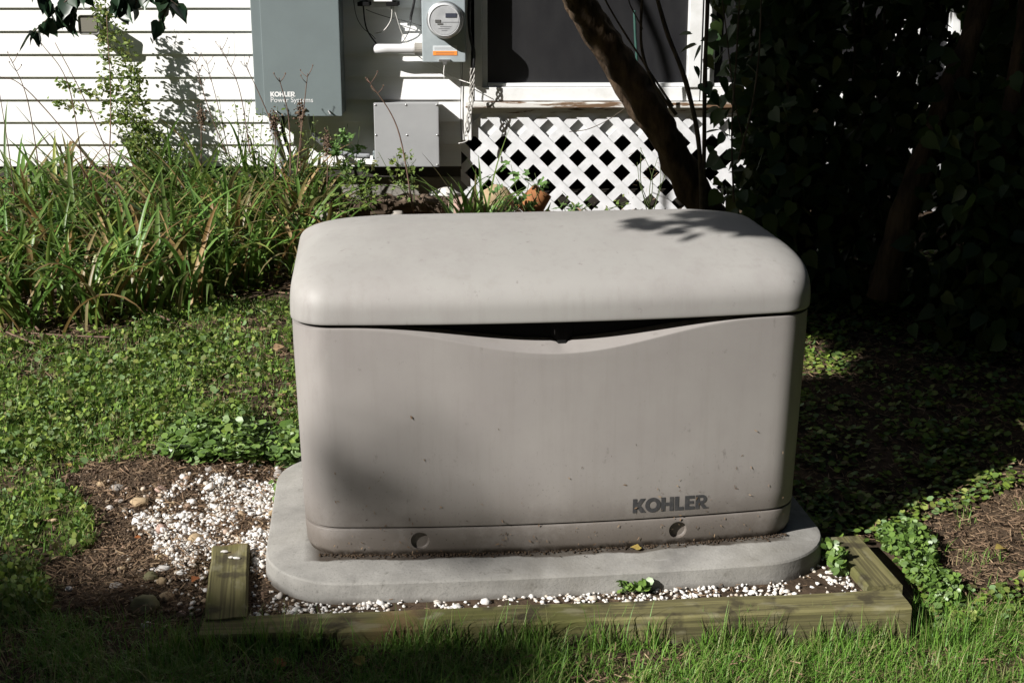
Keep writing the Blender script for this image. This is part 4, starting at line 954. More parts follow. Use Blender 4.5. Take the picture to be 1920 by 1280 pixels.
for i, az in enumerate((0, 48, 90, 118, -45, -88, 24, -22, 70, -66)):  # far ring of added unseen trees, cutting sky light around the sun's gap
    g = np.random.default_rng(540 + i); x, y = -32 * math.sin(R(az)), -32 * math.cos(R(az)); h = 30
    t = thing('added_woodland_tree', 'very tall unseen tree added to block sky light ' + places[i].replace(',', ''), 'tree', (x, y, -.3))
    MB().tube([(0, 0, -.1), (.3, 0, 9), (0, .2, 22)], [.4, .3, .1], 10).build('trunk', M['bark'], t, True)
    n = 3600; d__ = rand_dirs(n, -1, 1, g) * (g.uniform(.3, 1, n) ** .5)[:, None] * np.array([8, 8, 14]) + np.array([0, 0, 15.5])
    wpos = d__ + np.array([x, y, -.3]); u_, v_, t_ = wpos @ e1, wpos @ e2, wpos @ Sn
    keep = ~((t_ > 0) & (u_ > -7.1) & (u_ < -.6) & (v_ > -.4) & (v_ < 5.8)); d__ = d__[keep]; n = len(d__)
    link('crown', leaves_mesh('crown', LILAC, d__, rand_dirs(n, -1, 1, g), rand_dirs(n, 0, 1, g), g.uniform(.8, 1.5, n)), M['canopy'], t, kind='stuff')
oc = thing('added_overhead_tree', 'unseen broad tree added to block sky light over the right side of the yard', 'tree', (3.4, 5.6, gz1(3.4, 5.6)))  # added canopy out of view, cuts sky light over the right side
MB().tube([(0, 0, -.1), (-.1, -.1, 1.8), (-.9, -.6, 3.4)], [.16, .12, .06], 10, wob=.3).build('trunk', M['bark'], oc, True)
g = np.random.default_rng(600); n = 9000; wpos = rand_dirs(n, -1, 1, g) * (g.uniform(.2, 1, n) ** .5)[:, None] * np.array([2.1, 2.2, .9]) + np.array([2.6, 4.6, 3.4])
u_, v_ = wpos @ e1, wpos @ e2; keep = ((v_ > 4.6) | ((u_ > -3.7) & (u_ < -2.1) & (v_ > 2.3)) ) & ~((u_ > -2.1) & (v_ < 4.6)) & ~in_view(wpos, 60); wpos = wpos[keep]; n = len(wpos)
link('crown', leaves_mesh('crown', LILAC, wpos - np.array(oc.location), rand_dirs(n, -1, .5, g), rand_dirs(n, .2, 1, g), g.uniform(.12, .2, n)), M['canopy'], oc, kind='stuff')

# dark shrubs on the right, in front of the porch
def shrub(label, x0, x1, y0, y1, ztop, n_leaf, n_stem, seed, cat='shrub', name='leafy_shrub', zlow=.0, size=(.040, .068), fx=0.0):
    g = np.random.default_rng(seed)
    cx, cy = (x0 + x1) / 2, (y0 + y1) / 2; zb = gz1(cx, cy)
    t = thing(name, label, cat, (cx, cy, zb)); inv = Vector((-cx, -cy, -zb))
    ends = []
    for k in range(n_stem):
        a = Vector((g.uniform(x0 + .1, x1 - .1), g.uniform(y0 + .1, y1 - .1), 0)); a.z = gz1(a.x, a.y) - .02
        b = a + Vector((g.normal(0, .16), g.normal(0, .08), ztop * g.uniform(.75, 1.05)))
        pth = branch_path(a, b, 0, 12, .12, seed + k); ends.append(pth)
        MB().tube([q + inv for q in pth], list(np.linspace(g.uniform(.006, .014), .003, 13)), 6).build('stem', M['stem'], t, True)
    P_ = []
    for pth in ends:
        m_ = n_leaf // n_stem; kk = g.uniform(zlow, 12, m_); i = np.minimum(kk.astype(int), 11); f = kk - i
        A = np.array([list(q) for q in pth]); q = A[i] * (1 - f[:, None]) + A[i + 1] * f[:, None]
        rad = g.normal(0, .085, (m_, 3)); P_.append(q + rad)
    p = np.concatenate(P_); n = len(p)
    ax = unit(rand_dirs(n, -1, .3, g) + np.array([fx, 0, -.4])); nm = unit(rand_dirs(n, -.2, 1, g) + np.array([-.2, -.5, .3]))
    link('leaves', leaves_mesh('leaves', LEAF, p + np.array(inv), ax, nm, g.uniform(*size, n)), M['lilac'], t, kind='stuff')
    return t
shrub('dark leafy shrub just right of the leaning tree trunk', .76, 1.25, 4.75, 5.45, 1.9, 3900, 13, 21)
shrub('dark dense shrub in front of the second porch window', 1.20, 1.56, 4.9, 5.6, 2.0, 2200, 12, 22)
shrub('darkest large shrub at the right end of the porch', 1.80, 2.35, 4.8, 5.7, 2.0, 4200, 15, 23)
shrub('low shaded shrub at the right edge beyond the tree stems', 2.15, 3.2, 5.0, 6.6, 2.2, 16000, 16, 25)
shrub('tall dark hedge shrub closing off the view beyond the porch end', 2.3, 4.2, 7.2, 9.0, 2.6, 16000, 18, 26, name='hedge_shrub', cat='hedge', size=(.07, .11))
shrub('low leafy growth between the dark forked trunks', 1.45, 2.0, 4.4, 4.9, .9, 2600, 10, 27)
# bare stems that cross the window
def stem_thing(ctrl, r0, r1, label, m='stem', name='bare_stem', cat='stem', twigs=0, seed=0, group=None):
    pts = curve_pts([P(*c) for c in ctrl], 22); g = np.random.default_rng(seed); b = MB()
    b.tube(pts, list(np.linspace(r0, r1, 23)), 6, wob=.3)
    o = b.build(name, M[m], None, True); tag(o, label, cat, group); return o, pts
stem_thing([(1322, 420, 5.0), (1320, 290, 5.0), (1322, 150, 5.0), (1326, 20, 5.0), (1328, -80, 5.0)], .0085, .0075, 'straight bare stem rising past the white window trim')
stem_thing([(1318, 420, 4.95), (1310, 270, 4.95), (1285, 150, 4.97), (1250, 60, 5.0), (1222, -40, 5.0)], .010, .0075, 'curving bare stem leaning left across the window')
stem_thing([(1268, 215, 5.05), (1228, 160, 5.05), (1205, 100, 5.06), (1202, 30, 5.06), (1208, -40, 5.06)], .007, .0045, 'thin dark stem rising beside the leaning trunk in front of the window')
stem_thing([(1262, 200, 5.08), (1215, 130, 5.08), (1170, 60, 5.1), (1140, 10, 5.1), (1120, -30, 5.1)], .0045, .003, 'very thin twig branching behind the leaning trunk')
stem_thing([(1205, 55, 5.06), (1192, 30, 5.05), (1180, 5, 5.05), (1176, -20, 5.05)], .0025, .002, 'short twig forking left at the top of the window')
stem_thing([(1068, 247, 5.9), (1100, 243, 5.8), (1135, 228, 5.7), (1170, 205, 5.6), (1200, 188, 5.5)], .0018, .0015, 'fine twig arching over the top of the lattice')
stem_thing([(1376, 380, 4.7), (1372, 250, 4.7), (1380, 120, 4.7), (1388, -30, 4.7)], .0035, .003, 'thin grey stem standing in front of the dark shrub', m='stem')
stem_thing([(1385, 300, 4.7), (1410, 200, 4.7), (1424, 90, 4.7), (1428, -30, 4.7)], .0035, .003, 'pair stem bending right in front of the dark shrub')
stem_thing([(1398, 285, 4.72), (1376, 180, 4.72), (1362, 60, 4.72), (1350, -30, 4.72)], .0025, .002, 'faint stem leaning left in front of the dark shrub')
o, _ = stem_thing([(1196, 142, 6.0), (1192, 80, 6.0), (1189, 20, 6.0)], .006, .006, 'thin green garden stake in front of the dark window', m='stake', name='garden_stake', cat='stake')
bt = thing('forked_tree', 'dark reddish forked tree trunk in deep shade at the right', 'tree')
for ctrl, r0, r1 in (([(1650, 560, 4.7), (1680, 450, 4.7), (1720, 330, 4.7), (1770, 200, 4.72), (1815, 90, 4.75), (1850, -30, 4.8), (1900, -260, 4.8)], .048, .032), ([(1850, 560, 4.6), (1860, 430, 4.6), (1885, 300, 4.6), (1905, 150, 4.65), (1930, -50, 4.7), (1960, -260, 4.8)], .036, .026)):
    MB().tube(curve_pts([P(*c) for c in ctrl], 30), list(np.linspace(r0, r1, 31)), 16, wob=.35, ridge=.1).build('trunk', M['bark'], bt, True)

# branch hanging into the top left corner
hb = thing('hanging_branch', 'dark leafy branch hanging in from above at the top left corner', 'branch')
g = np.random.default_rng(5); LP, LA = [], []
def hang(ctrl, n_, Y, spread=9, at=None):
    pts = curve_pts([P(c[0], c[1], Y + .0) for c in ctrl], 20); MB().tube(pts, list(np.linspace(.0045, .0018, 21)), 5).build('twig', M['stem'], hb, True)
    for i in range(n_):
        f = (i + .5) / n_ if at is None else at[i]; q = pts[int(f * 20)]
        LP.append(list(q)); a = g.uniform(-1.1, 1.1); LA.append([math.sin(a) * .8, g.normal(0, .4), -1.0 * abs(math.cos(a)) - .15])
hang([(200, -60), (150, -20), (110, 15), (80, 45), (50, 70)], 20, 4.7)
hang([(170, -40), (140, 0), (130, 20), (125, 35)], 15, 4.72)
hang([(190, -60), (215, -20), (225, 5), (228, 20)], 13, 4.68)
hang([(330, -80), (290, -40), (262, -12), (255, 5), (252, 20)], 6, 4.7)
hang([(260, -60), (300, -15), (325, 5), (335, 12)], 8, 4.66)
hang([(300, -70), (318, -10), (312, 18), (300, 38), (288, 52)], 9, 4.66)
hang([(60, -60), (75, -20), (85, 0), (95, 8)], 7, 4.7)
hang([(200, -50), (240, -15), (285, -5), (300, 0)], 6, 4.7)
LPa = np.array(LP); LAa = unit(np.array(LA)); n = len(LPa)
link('leaves', leaves_mesh('leaves', LEAF, LPa, LAa, unit(rand_dirs(n, 0, .6, g) + np.array([0, -.9, .2])), g.uniform(.040, .066, n), .02), M['branchleaf'], hb, kind='stuff')
# its upper part, above the frame
up = np.array([P(190, -60, 4.7)]) + g.normal(0, 1, (1500, 3)) * np.array([.40, .25, .35]) + np.array([-.1, .0, 1.35])
up = up[~in_view(up, 8)]; vv_ = up @ e2; up = up[(vv_ > 3.75)]; n = len(up)
link('upper_leaves', leaves_mesh('upper_leaves', LILAC, up, rand_dirs(n, -1, .3, g), rand_dirs(n, 0, 1, g), g.uniform(.045, .07, n)), M['branchleaf'], hb, kind='stuff')
pts = curve_pts([P(200, -50, 4.7), P(190, -400, 4.7), P(100, -900, 4.7), P(-200, -1500, 4.9)], 20); MB().tube(pts, list(np.linspace(.005, .02, 21)), 7).build('branch_wood', M['stem'], hb, True)

# ================================================================== DAYLILY BED
def lily(x, y, nb, Lr, label, seed, spread=.05, lean=.28, group='daylily clumps in the bed along the house', col='lily', curl=(.7, 2.2), W=(.014, .027)):
    g = np.random.default_rng(seed); z = gz1(x, y)
    base = np.stack([g.normal(0, spread, nb), g.normal(0, spread, nb), np.full(nb, -.01)], 1)
    hd = g.uniform(0, 2 * math.pi, nb)
    me = blades_mesh('daylily_clump', base, hd, g.uniform(*Lr, nb) * np.where(g.uniform(0, 1, nb) < .2, 1.3, 1.0), g.uniform(*W, nb), np.abs(g.normal(lean, .2, nb)), g.uniform(*curl, nb), 9, fold=.22, twist=g.normal(0, .5, nb))
    o = link('daylily_clump', me, M[col], loc=(x, y, z), kind=None); 
    return tag(o, label, 'daylily', group)
LLAB = 'green daylily clump with arching strap leaves in the bed below the siding'
spots = []
g = np.random.default_rng(77)
tries = 0
while len(spots) < 58 and tries < 20000:
    tries += 1
    x, y = g.uniform(-2.35, -.50), g.uniform(4.70, 6.02)
    px, py = proj(x, y, gz1(x, y))
    if not inpoly(px, py, BED) : continue
    if px > 480 and py > 520: continue
    if px > 600: continue
    if any((x - a) ** 2 + (y - b) ** 2 < .155 ** 2 for a, b in spots): continue
    spots.append((x, y))
for i, (x, y) in enumerate(spots):
    far_ = (y - 4.7) / 1.3
    nb = int(g.uniform(22, 33)); lily(x, y, nb, (.28, .48) if far_ < .75 else (.30, .50), LLAB, 100 + i, spread=.04, lean=float(g.uniform(.15, .4)))
# yellowing clumps right of the junction box
for i, (px, py, Y) in enumerate(((905, 440, 5.55), (930, 450, 5.45), (868, 445, 5.6), (1010, 455, 5.5))):
    p_ = P(px, py, Y); lab = ['daylily clump with one upright blade reaching the porch sill, left of the terracotta pot', 'daylily clump with yellow streaked blades right behind the generator lid', 'daylily clump with yellow blades under the right side of the junction box', 'small daylily clump beside the terracotta pot'][i]
    lily(p_.x, Y, [16, 12, 14, 7][i], [(.30, .52), (.22, .40), (.25, .42), (.15, .26)][i], lab, 300 + i, spread=.02, lean=.16, curl=(.3, 1.6), group=None)
p_ = P(575, 420, 5.75); lily(p_.x, 5.75, 26, (.30, .50), 'daylily clump with long brown dry blades just left of the foundation bare spot', 330, spread=.03, group=None)
# extra leafy undergrowth in the bed
def scatter(n, xr, yr, acc):
    x = rng.uniform(*xr, n); y = rng.uniform(*yr, n); px, py = proj(x, y, gz(x, y)); ok = acc(x, y, px, py)
    x, y = x[ok], y[ok]; return np.stack([x, y, gz(x, y)], 1)
def acc_bed(x, y, px, py):
    px, py = edge_noise(x, y, px, py); return inpoly(px, py, BED) & (px < 700) & (fbm(x, y, 5, 21) > .50)
p = scatter(4500, (-2.5, .0), (4.6, 6.1), acc_bed); n = len(p); p[:, 2] += rng.uniform(.005, .09, n)
tag(link('bed_weeds', leaves_mesh('bed_weeds', OVAL, p, rand_dirs(n, -.2, .6), rand_dirs(n, .4, 1), rng.uniform(.018, .036, n)), M['clover'], kind='stuff'), 'small leafy weeds growing between the daylily clumps', 'weeds')
p = scatter(9000, (-2.5, 2.0), (4.75, 6.15), lambda x, y, px, py: inpoly(px, py, BED)); n = len(p); p[:, 2] += .012
tag(link('bed_litter', leaves_mesh('bed_litter', BIT, p, rand_dirs(n, -.1, .3), rand_dirs(n, .5, 1), rng.uniform(.015, .07, n)), M['thatch'], kind='stuff'), 'dry brown leaf litter lying in the planting bed', 'leaf litter')

# dry stalks standing in the bed
def stalk(base, tip, Y, label, r=.0028, tipk=0, bend=0.0, m='drystem', mid=None, seed=0):
    a, b = P(base[0], base[1], Y), P(tip[0], tip[1], Y - .05); g = np.random.default_rng(seed + 900)
    c_ = [a] + ([P(mid[0], mid[1], Y - .02)] if mid else [a.lerp(b, .5) + Vector((bend, 0, 0))]) + [b]
    pts = curve_pts(c_, 18); t = thing('dry_stalk', label, 'dry stalk', a, 0, 'dry flower stalks in front of the wall'); inv = -a
    MB().tube([q + inv for q in pts], list(np.linspace(r, r * .5, 19)), 5, wob=.3).build('stalk', M[m], t, True)
    b_ = MB()
    for k in range(tipk):
        i = 18 - (k // 2) * 2 - 1; i = max(i, 6); q = pts[i] + inv; sgn = 1 if k % 2 else -1
        e = q + Vector((sgn * g.uniform(.012, .03), g.normal(0, .01), g.uniform(.018, .045)))
        b_.tube([q, q.lerp(e, .6) + Vector((0, 0, -.003)), e], [r * .5, r * .45, r * .35], 4)
        b_.tube([e, e + Vector((0, 0, .006))], [r * .9, r * .7], 5)
    if tipk: b_.build('seed_twigs', M[m], t, True, kind='stuff')
    return t
stalk((32, 410), (-6, 145), 5.6, 'bare dry stalk at the far left edge crossing the siding', mid=(16, 280), seed=1)
stalk((78, 350), (20, 110), 5.7, 'forked dry stalk near the left edge, second from the edge', mid=(52, 190), tipk=4, seed=2)
stalk((160, 345), (75, 78), 5.75, 'dry stalk left of the leafy vine, crossing below the hanging leaves', mid=(128, 160), seed=3)
stalk((225, 345), (103, 80), 5.65, 'long slanting dry stalk passing in front of the leafy vine', mid=(160, 190), seed=4)
stalk((250, 400), (-5, 142), 5.5, 'dark bent stalk slanting across the left siding', mid=(60, 178), seed=5)
stalk((198, 400), (200, 30), 5.6, 'upright dry stalk rising through the leafy vine', mid=(208, 210), r=.0032, seed=6)
stalk((425, 290), (364, 108), 5.8, 'dry stalk with branching tip, left one of the pair before the siding seam', mid=(390, 200), tipk=6, seed=7)
stalk((432, 300), (386, 112), 5.82, 'dry stalk with branching tip, right one of the pair before the siding seam', mid=(408, 195), tipk=5, r=.0022, seed=8)
stalk((470, 290), (412, 85), 5.75, 'tall dry stalk with fine forked seed twigs over the siding seam', mid=(448, 165), tipk=7, r=.0024, seed=9)
stalk((545, 320), (458, 118), 5.7, 'dark dry stalk crossing the left edge of the transfer switch box', mid=(492, 190), tipk=3, r=.0026, seed=10)
stalk((545, 330), (523, 146), 5.6, 'brown dry stalk covering part of the white lettering', mid=(541, 220), tipk=2, r=.0034, seed=11)
stalk((556, 330), (577, 138), 5.6, 'dry stalk with pale split tip before the transfer switch box', mid=(570, 200), tipk=3, r=.0030, seed=12)
stalk((776, 400), (688, 147), 5.5, 'long reddish dry stalk slanting in front of the junction box', mid=(745, 240), tipk=4, r=.0036, seed=13)
# sage-like seed heads
def seedhead(px, py, Y, label, seed):
    g = np.random.default_rng(seed); a = P(px, py + 110, Y); t = thing('seed_head', label, 'seed head', a)
    pts = curve_pts([Vector((0, 0, 0)), Vector((.01, 0, .15)), P(px, py + 12, Y) - a, P(px, py - 14, Y) - a], 12); MB().tube(pts, .0022, 5).build('stalk', M['drystem'], t, True)
    c = P(px, py, Y) - a; n_ = 90; p = np.array(c) + g.normal(0, 1, (n_, 3)) * np.array([.010, .010, .024])
    link('seed_cluster', stones_mesh('seed_cluster', p, g.uniform(.003, .006, n_), .9), M['grit'], t, kind='stuff')
seedhead(377, 216, 5.7, 'brown dried flower head before the siding, left of the transfer switch box', 1)
seedhead(515, 228, 5.6, 'grey brown seed head hanging below the left corner of the transfer switch box', 2)
seedhead(563, 212, 5.6, 'brown seed head in front of the lower edge of the transfer switch box', 3)
seedhead(612, 272, 5.6, 'small seed head in front of the curved conduit', 4)

# vine on the wall
vn = thing('wall_vine', 'small leaved green vine climbing the white siding below the flood lamp', 'vine', P(282, 330, 6.0))
ori = Vector(vn.location); VP, VA = [], []
def vine(ctrl, n_, r=.0018, sp_=.02):
    pts = curve_pts([P(c[0], c[1], c[2] if len(c) > 2 else 6.0) for c in ctrl], 30); MB().tube([q - ori for q in pts], list(np.linspace(r, r * .5, 31)), 5).build('vine_stem', M['greenstem'], vn, True)
    for i in range(int(n_ * 2.4)):
        q = pts[int(rng.uniform(0, 1) * 30)] - ori; VP.append(np.array(q) + rng.normal(0, 1, 3) * np.array([sp_, .02, sp_])); VA.append(rand_dirs(1, -1, .6)[0])
vine([(290, 330), (268, 290), (235, 262)], 150)
vine([(285, 320), (278, 250), (262, 180), (235, 120), (205, 70), (190, 30), (175, -10)], 190, sp_=.018)
vine([(285, 320), (262, 260), (240, 190), (212, 130), (195, 90), (188, 50)], 150, sp_=.018)
vine([(280, 300), (250, 240), (215, 190), (200, 160), (192, 148)], 110)
vine([(275, 290), (235, 220), (180, 180), (140, 165), (105, 152)], 80, sp_=.012)
vine([(275, 290), (225, 240), (165, 205), (125, 195), (98, 190)], 70, sp_=.012)
vine([(290, 320), (270, 270), (262, 220), (256, 170), (252, 120)], 140)
vine([(290, 330), (300, 290), (280, 250), (245, 225), (190, 225)], 130)
vine([(300, 330), (318, 300), (305, 270), (285, 240)], 100)
vine([(262, 180), (250, 130), (225, 60), (200, 20), (195, -20)], 70, sp_=.014)
VPa = np.array(VP); n = len(VPa)
link('leaves', leaves_mesh('leaves', OVAL, VPa, np.array(VA), rand_dirs(n, -.3, 1), rng.uniform(.012, .030, n)), M['weed'], vn, kind='stuff')

# mugwort-like weeds and lobed plants
def weed(px, py, Y, h, nl, label, seed, tpl=OVAL, size=(.012, .026), m='weed', spread=.05, ns=3, cat='weed', name='weed_plant', flop=.1):
    g = np.random.default_rng(seed); a = P(px, py, Y); t = thing(name, label, cat, a); PP, AA = [], []
    for k in range(ns):
        e = Vector((g.normal(0, flop), g.normal(0, .04), h * g.uniform(.7, 1.0))); pts = curve_pts([Vector((g.normal(0, .015), 0, -.02)), e * .5 + Vector((g.normal(0, .02), 0, 0)), e], 12)
        MB().tube(pts, list(np.linspace(.0022, .001, 13)), 5).build('stem', M['greenstem'], t, True)
        for i in range(nl // ns):
            q = pts[int(g.uniform(.15, 1) * 12)]; PP.append(np.array(q) + g.normal(0, 1, 3) * np.array([spread * .35, spread * .35, spread * .3])); AA.append(rand_dirs(1, -.5, .8, g)[0])
    p = np.array(PP); n = len(p)
    link('leaves', leaves_mesh('leaves', tpl, p, np.array(AA), unit(rand_dirs(n, 0, 1, g) + np.array([-.2, -.4, .4])), g.uniform(*size, n)), M[m], t, kind='stuff'); return t
weed(655, 330, 5.75, .24, 46, 'bright lobed leafed plant in front of the curved conduit', 41, LOBED, (.032, .05), 'lobed', .07, 3, 'plant', 'lobed_plant', .04)
weed(700, 385, 5.65, .20, 60, 'leafy green weed under the left corner of the junction box', 42, LOBED, (.022, .036), 'weed', .07, 4)
weed(770, 370, 5.7, .22, 70, 'sprawling weed under the middle of the junction box', 43, LOBED, (.018, .03), 'weed', .06, 4)
weed(640, 400, 5.6, .16, 120, 'low tangle of weeds before the bare foundation', 44, OVAL, (.015, .03), 'weed', .08, 5)
weed(600, 360, 5.75, .28, 90, 'upright feathery weed at the left end of the bare foundation', 45, OVAL, (.012, .026), 'weed', .05, 4)
weed(500, 340, 5.8, .34, 150, 'grey green feathery weed left of the ribbed conduit', 46, OVAL, (.010, .022), 'weed', .05, 6)
weed(440, 330, 5.8, .34, 150, 'grey green feathery weed below the siding seam', 47, OVAL, (.010, .022), 'weed', .05, 6)
weed(350, 340, 5.85, .26, 110, 'feathery weed at the foot of the vine shadow', 48, OVAL, (.010, .024), 'weed', .05, 5)
weed(560, 350, 5.7, .30, 100, 'thin branching weed right of the ribbed conduit', 49, OVAL, (.010, .022), 'weed', .05, 5)
weed(985, 400, 5.75, .20, 26, 'lobed green plant above the terracotta pot', 50, LOBED, (.036, .055), 'lobed', .08, 4, 'plant', 'lobed_plant', .08)
weed(945, 400, 5.7, .17, 20, 'lobed green plant between the brown stone and the pot', 51, LOBED, (.030, .05), 'lobed', .07, 3, 'plant', 'lobed_plant', .05)
weed(1065, 410, 5.7, .09, 22, 'low lobed plant right of the terracotta pot behind the lid', 52, LOBED, (.030, .045), 'lobed', .07, 3, 'plant', 'lobed_plant', .05)
weed(1225, 400, 5.8, .30, 34, 'dry twiggy weed in front of the lattice left of the trunk', 53, BIT, (.012, .03), 'thatch', .07, 7, 'dry weed', 'dry_weed', .07)
weed(1110, 405, 5.7, .06, 30, 'tiny weed with narrow leaves at the lattice foot', 54, OVAL, (.015, .03), 'weed', .06, 3)

# ================================================================== THINGS BY THE FOUNDATION
def at_px(px, py, Y): return P(px, py, Y)
q_ = P(932, 395, 5.95); rock('boulder', (q_.x, 5.95, q_.z - .05), (.17, .13, .17), M['rock_tan'], 'brown rounded stone standing before the lattice at its left end', .3, 3, .05, 'boulder', 1.0)
q_ = P(838, 372, 5.95); rock('boulder', (q_.x, 5.95, q_.z - .02), (.15, .10, .07), M['rock_white'], 'whitish weathered stone below the junction box corner', -.25, 5, .1, 'boulder', 1.5)
q_ = P(868, 392, 5.8); rock('boulder', (q_.x, 5.8, q_.z - .03), (.13, .10, .09), M['rock_pink'], 'reddish stone just behind the lid between the daylily clumps', .1, 8, .1, 'boulder', 1.2)
pts = curve_pts([P(560, 392, 5.8), P(680, 388, 5.8), P(790, 384, 5.82), P(905, 392, 5.85)], 40)
o = MB().tube(pts, [.042 + .004 * math.sin(i * 1.7) for i in range(41)], 12, wob=.5).build('rotting_log', M['log'], None, False); tag(o, 'rotting split log lying along the foundation behind the generator', 'log')
q_ = P(600, 410, 5.3); 
for i, (px, py, dm, mm, lab) in enumerate(((612, 402, (.06, .05, .05), 'rock_grey', 'small grey stone at the left shoulder of the generator lid'), (640, 398, (.05, .04, .035), 'rock_tan', 'small tan stone in front of the rotting log'), (745, 398, (.06, .05, .04), 'rock_grey', 'grey stone in front of the rotting log behind the lid'))):
    q_ = P(px, py + 8, 5.6); rock('stone', (q_.x, 5.6, q_.z - .01), dm, M[mm], lab, i, 20 + i, .1, 'stone')
pt = thing('terracotta_pot', 'orange terracotta pot lying on its side against the lattice', 'flower pot', P(1006, 392, 5.9))
prof_ = [(.060, -.075), (.066, -.075), (.066, -.055), (.060, -.052), (.046, .045), (.0, .047)]
V = []; Fc = []; sg = 32
for r_, y in [(.0, .035), (.040, .035), (.054, -.07), (.060, -.075)] + prof_[1:]:
    for k in range(sg): a = 2 * math.pi * k / sg; V.append((r_ * math.cos(a), y, r_ * math.sin(a)))
for i in range(8):
    for k in range(sg): k2 = (k + 1) % sg; Fc.append((i * sg + k, i * sg + k2, (i + 1) * sg + k2, (i + 1) * sg + k))
o = MB().add(V, Fc).build('pot_body', M['terracotta'], pt, True); smooth_angle(o, 35); o.rotation_euler = (R(64), R(28), R(-40)); o.location = (0, 0, .045)
# ================================================================== GROUND COVER
def outside_pad(x, y):
    lx, ly = in_frame_box(x, y); return ~((np.abs(lx) < .66) & (ly > -.105) & (ly < .73))
def outside_frame(x, y):
    lx, ly = in_frame_box(x, y); return ~((lx > -.83 + .0) & (lx < .86) & (ly > -.36) & (ly < .12)) & outside_pad(x, y)
FA, FB = np.array(fa)[:2], np.array(fb)[:2]; FD = (FB - FA) / np.linalg.norm(FB - FA); FN = np.array([-FD[1], FD[0]])
def front_of_timber(x, y, m_=0.0):
    return ((x - FA[0]) * FN[0] + (y - FA[1]) * FN[1]) < -m_
def bare(x, y, px, py):
    qx, qy = edge_noise(x, y, px, py, 26); return inpoly(qx, qy, SOIL_L) | inpoly(qx, qy, SOIL_R)
def timber_clear(x, y):
    lx = (x - FA[0]) * FD[0] + (y - FA[1]) * FD[1]; ly = (x - FA[0]) * FN[0] + (y - FA[1]) * FN[1]
    blocked = (ly > -.004) & (ly < .092) & (lx > -.01) & (lx < 1.6)
    for a, b, wd in ((la, lb, .092), (ra, rb, .086)):
        d2 = (b - a).normalized(); L_ = (b - a).length
        al = (x - a.x) * d2.x + (y - a.y) * d2.y; sd_ = -(x - a.x) * d2.y + (y - a.y) * d2.x
        blocked |= (al > -.01) & (al < L_ + .004) & (sd_ > -.004) & (sd_ < wd + .004)
    return ~blocked
# front lawn grass
def accA(x, y, px, py):
    f = front_of_timber(x, y, .012); side = ~((x > -.70) & (x < .92))
    region = (f & (y < 3.1)) | (side & (y < 2.95) & ~bare(x, y, px, py))
    dens = np.clip((fbm(x, y, 7, 31) - .28) * 3.2, .12, 1)
    dens = dens * np.where(inpoly(px, py, [(300, 1120), (640, 1185), (640, 1235), (200, 1230), (80, 1150)]), .75, 1)
    return region & timber_clear(x, y) & (rng.uniform(0, 1, len(x)) < dens) & outside_pad(x, y)
p = scatter(140000, (-1.6, 1.6), (2.2, 3.1), accA); n = len(p)
L = rng.gamma(6, .0074, n) * (.75 + .5 * fbm(p[:, 0], p[:, 1], 5, 33)); 
tag(link('lawn_grass', blades_mesh('lawn_grass', p, rng.uniform(0, 2 * math.pi, n), L, rng.uniform(.0014, .0032, n), np.abs(rng.normal(.55, .45, n)), rng.uniform(.2, 2.4, n), 4), M['grass'], kind='stuff'), 'mown green grass in front of the timber border', 'grass')
# tufts leaning over the timber
pt_ = []
for k in range(1500):
    t = rng.uniform(-.1, 1.75); pt_.append(FA + FD * t - FN * abs(rng.normal(0, .02)) - FN * .006)
pt_ = np.array(pt_); pt_ = pt_[fbm(pt_[:, 0], pt_[:, 1], 12, 35) > .42]; n = len(pt_); p = np.stack([pt_[:, 0], pt_[:, 1], gz(pt_[:, 0], pt_[:, 1])], 1)
tag(link('edge_grass', blades_mesh('edge_grass', p, rng.uniform(0, 2 * math.pi, n), rng.uniform(.05, .115, n), rng.uniform(.0016, .003, n), np.abs(rng.normal(.2, .2, n)), rng.uniform(.1, 1.1, n), 4), M['grass'], kind='stuff'), 'longer grass blades standing against the front timber', 'grass')
# lawn weeds on the left and everywhere behind
def cover(x, y, px, py):
    qx, qy = edge_noise(x, y, px, py, 20)
    ok = (y > 2.78) & ~front_of_timber(x, y, 0) & outside_frame(x, y) & ~bare(x, y, px, py) & timber_clear(x, y)
    ok &= ~(inpoly(qx, qy, BED) & (px < 640)) & ~((px > 560) & (px < 1500) & (py < 470))
    d_ = np.clip((.6 * fbm(x, y, 5, 41) + .4 * fbm(x, y, 19, 44) - .40) * 5, .10, 1) 
    d_ = d_ * (1 - .6 * sstep(360, 500, px) * (1 - sstep(720, 800, py)) * (px < 570))
    return ok & (rng.uniform(0, 1, len(x)) < d_)
p = scatter(125000, (-2.4, -.38), (2.8, 5.0), cover); n = len(p)
h = rng.gamma(2, .009, n) * (.5 + fbm(p[:, 0], p[:, 1], 13, 47)); p[:, 2] += h
sz = np.minimum(rng.gamma(3.4, .0026, n) + .003, .0185) * (.8 + .5 * fbm(p[:, 0], p[:, 1], 8, 43))
tag(link('ground_ivy', leaves_mesh('ground_ivy', ROUND, p, rand_dirs(n, -.8, .8), unit(rand_dirs(n, -.1, 1) + np.array([0, 0, .15])), sz, .05), M['clover'], kind='stuff'), 'low creeping round leaved weeds covering the left lawn', 'ground cover')
p = scatter(250000, (-2.4, -.38), (2.8, 5.0), cover); n = len(p)
tag(link('left_lawn_grass', blades_mesh('left_lawn_grass', p, rng.uniform(0, 2 * math.pi, n), rng.uniform(.015, .058, n), rng.uniform(.0012, .0030, n), np.abs(rng.normal(.5, .35, n)), rng.uniform(.1, 1.5, n), 3), M['grass'], kind='stuff'), 'short grass mixed into the weeds of the left lawn', 'grass')
